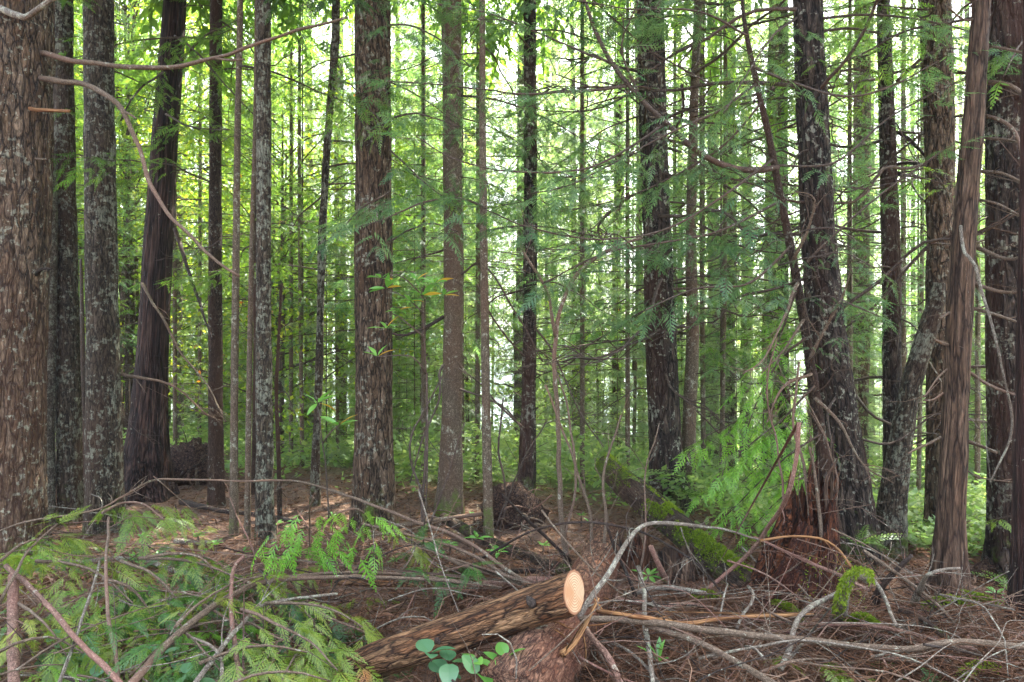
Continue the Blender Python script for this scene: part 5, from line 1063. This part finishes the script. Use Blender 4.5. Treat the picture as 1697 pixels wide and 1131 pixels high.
bough('bushy green spray hanging between the slim trunks and the round centre root balls', [(520, 825, .9), (515, 845, .8), (514, 870, .65), (512, 905, .45)], 4, 2, 'fresh', fr=MID, size=0.75, side=0.35, droop=0.7, gap=0.10, start=0.0, dens=0.9)
bough('green spray hanging in front of the broad centre trunk', [(560, 850, .75), (590, 845, .72), (610, 860, .6), (620, 890, .5)], 4, 2, 'fresh', fr=MID, size=0.65, side=0.3, droop=0.5, gap=0.11)
bough('yellowish spray at the foot of the broad centre trunk', [(610, 890, .4), (650, 885, .4), (690, 900, .32), (720, 930, .2)], 4, 2, 'heap_light', size=0.7)
bough('green spray standing among the sticks right of the broad centre trunk', [(640, 960, .15), (670, 940, .25), (690, 900, .35)], 4, 2, 'heap_dark', size=0.7)
bough('green spray leaning over the sticks left of the peeling stick', [(700, 960, .15), (740, 945, .25), (780, 935, .3)], 4, 2, 'heap_dark', size=0.7)

# more boughs thrown on the heap that one cannot tell apart: four kinds, copied
PB = []
for k in range(5):
    r_ = np.random.default_rng(500 + k); b = bough_path(0.75, r_, 0.25, 0.45); m1 = MB(); leafy(m1, b, r_, FINE, gap=0.085, size=0.62, side=0.42, droop=0.25); m2 = MB(); tube(m2, b, np.linspace(0.006, 0.002, 7), 6, step=0.06, gnarl=0.005)
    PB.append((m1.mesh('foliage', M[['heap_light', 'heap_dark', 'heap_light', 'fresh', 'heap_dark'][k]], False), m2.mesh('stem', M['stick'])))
for k in range(64):
    r_ = np.random.default_rng(600 + k); px = 620 * r_.random() ** 1.1 - 20; py = 915 + 225 * r_.random() ** 0.8; 
    if py < 940 and px > 350: continue
    if px > 430 and py < 990 : continue
    q = gp(px, py, r_.uniform(0.05, 0.28)); dk = k % 5
    t = thing('cedar_bough', 'cut cedar bough lying in the thick green heap at lower left', 'bough', tuple(q), 'cut cedar boughs heaped at the lower left', r_.uniform(0, 6.28)); t.rotation_euler = (r_.uniform(-.5, .5), r_.uniform(-0.25, 0.35), r_.uniform(0, 6.28)); s_ = r_.uniform(0.6, 1.1)
    ob('foliage', PB[dk][0], t, sc=s_); ob('stem', PB[dk][1], t, sc=s_)

# ------------------------------------------------------------------ leafy plants
def leafq(L, W, round_=0.5, bend=0.2, fold=0.25):
    us = np.linspace(0, 1, 6); w = W * np.sin(pi * np.clip(us, 0.02, 0.98) ** (0.75 if round_ > 0.5 else 0.95)) ** (0.6 if round_ > .5 else 0.9) * 0.5
    q = []
    for i in range(5):
        for s in (1, -1):
            a = [us[i] * L, 0, -bend * L * us[i] ** 2]; b = [us[i + 1] * L, 0, -bend * L * us[i + 1] ** 2]
            q.append([a, [a[0], s * w[i], a[2] + fold * w[i]], [b[0], s * w[i + 1], b[2] + fold * w[i + 1]], b])
    return np.array(q)
def rosettes(name, label, cat, stems, leaves, L, W, mat, round_=0.3, up=0.35, seed=1, old=0, sw=3):
    """stems: pixel polylines; leaves: (px, py, depth, count)"""
    r = np.random.default_rng(seed); c = P(*stems[0][0]); t = thing(name, label, cat, tuple(c))
    for s in stems:
        W_ = np.array([P(*p) for p in s]) - c; mb = MB(); tube(mb, W_, radii(W_ + c, sw, sw * 0.6), 6, step=0.05, gnarl=0.01); ob('stem', mb.mesh('stem', M['twig']), t)
    for px, py, d, n in leaves:
        p = P(px, py, d) - c
        for i in range(n):
            a = 2.4 * i + r.normal(0, 0.3); e = up + r.normal(0, 0.25); dd = np.array([cos(a) * cos(e), sin(a) * cos(e), sin(e)]); l = L * r.uniform(0.7, 1.15)
            mb = MB(); place(mb, leafq(l, W * l / L, round_), p + dd * 0.01, dd, 1.0, r.normal(0, 0.3), r.random()); o = ob('leaf', mb.mesh('leaf', M['rhodo_old' if i < old and i % 2 == 0 else mat], True), t)
            if i < old and i % 2 == 0: o['label'] = 'old yellow drooping leaf'
    return t
rosettes('rhododendron', 'tall thin rhododendron with leafy tips in front of the broad centre trunk', 'shrub', [[(700, 935, 4.6), (706, 830, 4.5), (709, 700, 4.4), (704, 560, 4.4), (700, 490, 4.4)], [(704, 560, 4.4), (660, 525, 4.35), (640, 522, 4.3)], [(702, 520, 4.4), (670, 490, 4.35), (645, 480, 4.3)], [(700, 490, 4.4), (660, 455, 4.3), (630, 465, 4.3)], [(706, 620, 4.4), (680, 590, 4.3), (625, 592, 4.3)]],
    [(700, 490, 4.4, 9), (640, 478, 4.3, 6), (632, 462, 4.3, 6), (640, 545, 4.3, 7), (680, 500, 4.35, 8), (625, 592, 4.3, 5), (720, 470, 4.45, 8), (660, 515, 4.35, 6), (690, 465, 4.4, 6), (735, 490, 4.5, 5)], 0.105, 0.030, 'broad', old=1, seed=2)
rosettes('rhododendron', 'small leafy rhododendron tip in front of the crooked trunk', 'shrub', [[(545, 860, 4.7), (540, 780, 4.6), (530, 700, 4.5), (527, 668, 4.5)], [(535, 735, 4.55), (550, 715, 4.5), (562, 705, 4.5)]], [(527, 668, 4.5, 9), (562, 705, 4.5, 6)], 0.12, 0.034, 'broad', old=2, seed=3)
rosettes('rhododendron', 'small rhododendron seedling among the sticks above the sawn log', 'shrub', [[(785, 920, 4.6), (790, 895, 4.5)], [(822, 935, 4.5), (826, 915, 4.4)]], [(790, 893, 4.5, 7), (826, 916, 4.4, 7)], 0.085, 0.026, 'broad', seed=4)
rosettes('rhododendron', 'rhododendron seedling with a star of leaves beside the pale arch', 'shrub', [[(1068, 985, 4.0), (1075, 955, 4.0)]], [(1075, 955, 4.0, 9)], 0.09, 0.026, 'broad', seed=5)
rosettes('rhododendron', 'upright broad leafed sprout at the bottom right of the sawn log', 'shrub', [[(1092, 1130, 3.0), (1092, 1100, 2.9)]], [(1092, 1098, 2.9, 5)], 0.10, 0.032, 'broad', seed=6, up=1.0)
rosettes('salal', 'leafy salal sprig with big blue green leaves in front of the sawn log', 'plant', [[(726, 1131, 2.75), (722, 1110, 2.7), (712, 1085, 2.65)], [(722, 1110, 2.7), (745, 1100, 2.65)]], [(712, 1084, 2.62, 3), (745, 1098, 2.6, 3), (735, 1118, 2.6, 2)], 0.085, 0.068, 'salal', round_=.8, seed=7, up=0.3)
rosettes('salal', 'salal sprig with light green leaves right of the blue green one', 'plant', [[(815, 1140, 2.7), (800, 1110, 2.65), (790, 1092, 2.62)], [(815, 1140, 2.7), (828, 1110, 2.65)]], [(788, 1095, 2.6, 3), (828, 1100, 2.6, 3), (795, 1118, 2.55, 3), (840, 1090, 2.6, 2)], 0.08, 0.055, 'broad', round_=.8, seed=8, up=0.4)
for i, (x, y, n, lab) in enumerate([(270, 1085, 5, 'salal leaves in the lower left heap beside the curved brown stick'), (125, 1095, 6, 'dark salal leaves low at the left between the slanting sticks'), (160, 1125, 3, 'salal leaves at the bottom edge near the left corner'), (305, 1120, 3, 'single salal sprig at the bottom edge below the curved brown stick'), (95, 1060, 4, 'salal leaves behind the upright pinkish stick')]):
    q = gp(x, y, 0.22); d = q[1]; rosettes('salal', lab, 'plant', [[(x, y + 30, d + .05), (x, y, d)]], [(x, y, d, n), (x + 18, y + 10, d, 2)], 0.085, 0.06, 'salal', round_=.8, seed=20 + i, up=0.2)
for i, (x, y) in enumerate([(470, 925), (540, 940), (620, 912), (655, 930), (700, 945), (745, 905), (575, 915), (480, 900), (1650, 985), (1670, 1000), (330, 890), (900, 905)] + [(SR.uniform(200, 1000), SR.uniform(850, 935)) for _ in range(26)]):
    q = gp(x, y, 0.10); d = q[1]; tt = rosettes('seedling', 'little green leafy seedling on the needle floor', 'plant', [[(x, y + 18, d + .03), (x, y, d)]], [(x, y, d, 7)], 0.055, 0.02, 'broad', seed=40 + i, up=0.4); tt['group'] = 'leafy seedlings on the needle floor'
# ferns
def fern(label, px, py, d, n, L, seed, az=None, mat='needles', fin=0.32):
    r = np.random.default_rng(seed); c = P(px, py, d); t = thing('fern', label, 'fern', tuple(c))
    for i in range(n):
        a = (2.4 * i if az is None else az + r.normal(0, 0.5)); l = L * r.uniform(0.7, 1.1); Q = frond(l, l / 18, ang=75, sec=fin * 0.62, wid=l * 0.038, sag=0.55, seed=seed * 7 + i); e = 0.7
        mb = MB(); place(mb, Q, np.zeros(3), np.array([cos(a) * cos(e), sin(a) * cos(e), sin(e)]), 1.0, r.normal(0, 0.2)); ob('frond', mb.mesh('frond', M[mat], False), t)
fern('light green fern fronds above the top end of the mossy log', 1035, 800, 5.3, 7, 0.42, 1, mat='cover')
fern('fresh green fern at the bottom left among the salal', 80, 1110, 2.9, 4, 0.18, 2, az=1.2)
fern('small fern on the needles at the right edge', 1690, 985, 4.0, 7, 0.28, 3)
fern('blue green fern low beside the black trunk\'s foot', 1425, 905, 4.5, 6, 0.3, 4)
fern('green fern sprays behind the mossy log', 1150, 825, 5.9, 7, 0.4, 5)
# shrub stems
def shrub(label, lines, mat='stick', tw=6):
    c = P(*lines[0][0][0]); t = thing('shrub', label, 'shrub', tuple(c))
    for pts, w0, w1 in lines:
        W = np.array([P(*p) for p in pts]) - c; mb = MB(); tube(mb, W, radii(W + c, w0, w1), 8, step=0.06, gnarl=0.012, rough=0.08); side_twigs(mb, W, tw, SR, 0.35, 0.0025); ob('stem', mb.mesh('stem', M[mat]), t)
shrub('leafless shrub of curved brown stems right of the slim dark centre trunk', [([(942, 948, 4.7), (932, 860, 4.7), (926, 760, 4.7), (921, 660, 4.7), (920, 560, 4.7), (930, 505, 4.7), (955, 455, 4.7), (1000, 420, 4.7), (1065, 393, 4.7)], 10, 5), ([(921, 560, 4.7), (912, 500, 4.65), (890, 455, 4.6), (868, 420, 4.6), (858, 395, 4.6)], 6, 4), ([(935, 890, 4.7), (955, 800, 4.8), (945, 700, 4.9), (925, 620, 5)], 5, 3)])
shrub('leafless shrub of thin dark stems between the broad and plain centre trunks', [([(700, 895, 5.2), (702, 800, 5.2), (708, 720, 5.2), (706, 620, 5.2)], 6, 4), ([(703, 830, 5.2), (680, 760, 5.1), (682, 720, 5.1), (700, 690, 5.1), (735, 620, 5.1)], 4, 3), ([(712, 870, 5.2), (745, 780, 5.2), (770, 700, 5.2)], 4, 2)], 'twig')
shrub('leafless dark shrub between the thin mottled and slim dark centre trunks', [([(825, 895, 5.8), (838, 820, 5.8), (826, 740, 5.8), (835, 660, 5.8)], 4, 3), ([(820, 880, 5.8), (860, 780, 5.8), (905, 700, 5.8)], 3, 2)], 'twig')
shrub('thin leafless shrub stems rising behind the pale arch', [([(1000, 935, 4.5), (1005, 860, 4.5), (1000, 800, 4.5), (1015, 740, 4.5), (1030, 690, 4.5)], 6, 3), ([(985, 930, 4.6), (975, 840, 4.6), (950, 760, 4.6), (905, 640, 4.6)], 6, 3), ([(1060, 950, 4.4), (1070, 870, 4.4), (1072, 780, 4.4), (1090, 700, 4.4)], 4, 2)])
shrub('tangle of hanging bare stems beside the rotten stump', [([(1345, 900, 4.2), (1335, 800, 4.2), (1318, 700, 4.2), (1325, 600, 4.2)], 6, 4), ([(1362, 900, 4.15), (1352, 800, 4.15), (1340, 740, 4.15)], 7, 4), ([(1375, 880, 4.2), (1385, 800, 4.2), (1365, 720, 4.2), (1330, 650, 4.2)], 4, 2), ([(1300, 850, 4.3), (1290, 740, 4.3), (1270, 640, 4.3), (1290, 560, 4.3)], 4, 2)], tw=9)

def haze():
    m, ns, ls = newmat('haze'); v = N(ns, 'ShaderNodeVolumePrincipled'); v.inputs['Color'].default_value = (0.93, 0.96, 1, 1)
    v.inputs['Density'].default_value = HAZE; v.inputs['Anisotropy'].default_value = 0.3
    out = N(ns, 'ShaderNodeOutputMaterial'); ls.new(v.outputs[0], out.inputs['Volume'])
    x, y0, y1, z0, z1 = 640, -14, 401, -57, 34
    mb = MB(); V = [(a, b, c) for a in (-x, x) for b in (y0, y1) for c in (z0, z1)]
    mb.add(V, [[0, 1, 3, 2], [4, 6, 7, 5], [0, 4, 5, 1], [2, 3, 7, 6], [0, 2, 6, 4], [1, 5, 7, 3]])
    tag(ob('haze', mb.mesh('haze', m, False)), 'thin pale air between the far trunks', 'haze', None, 'stuff')
HAZE = 0.0013
haze()
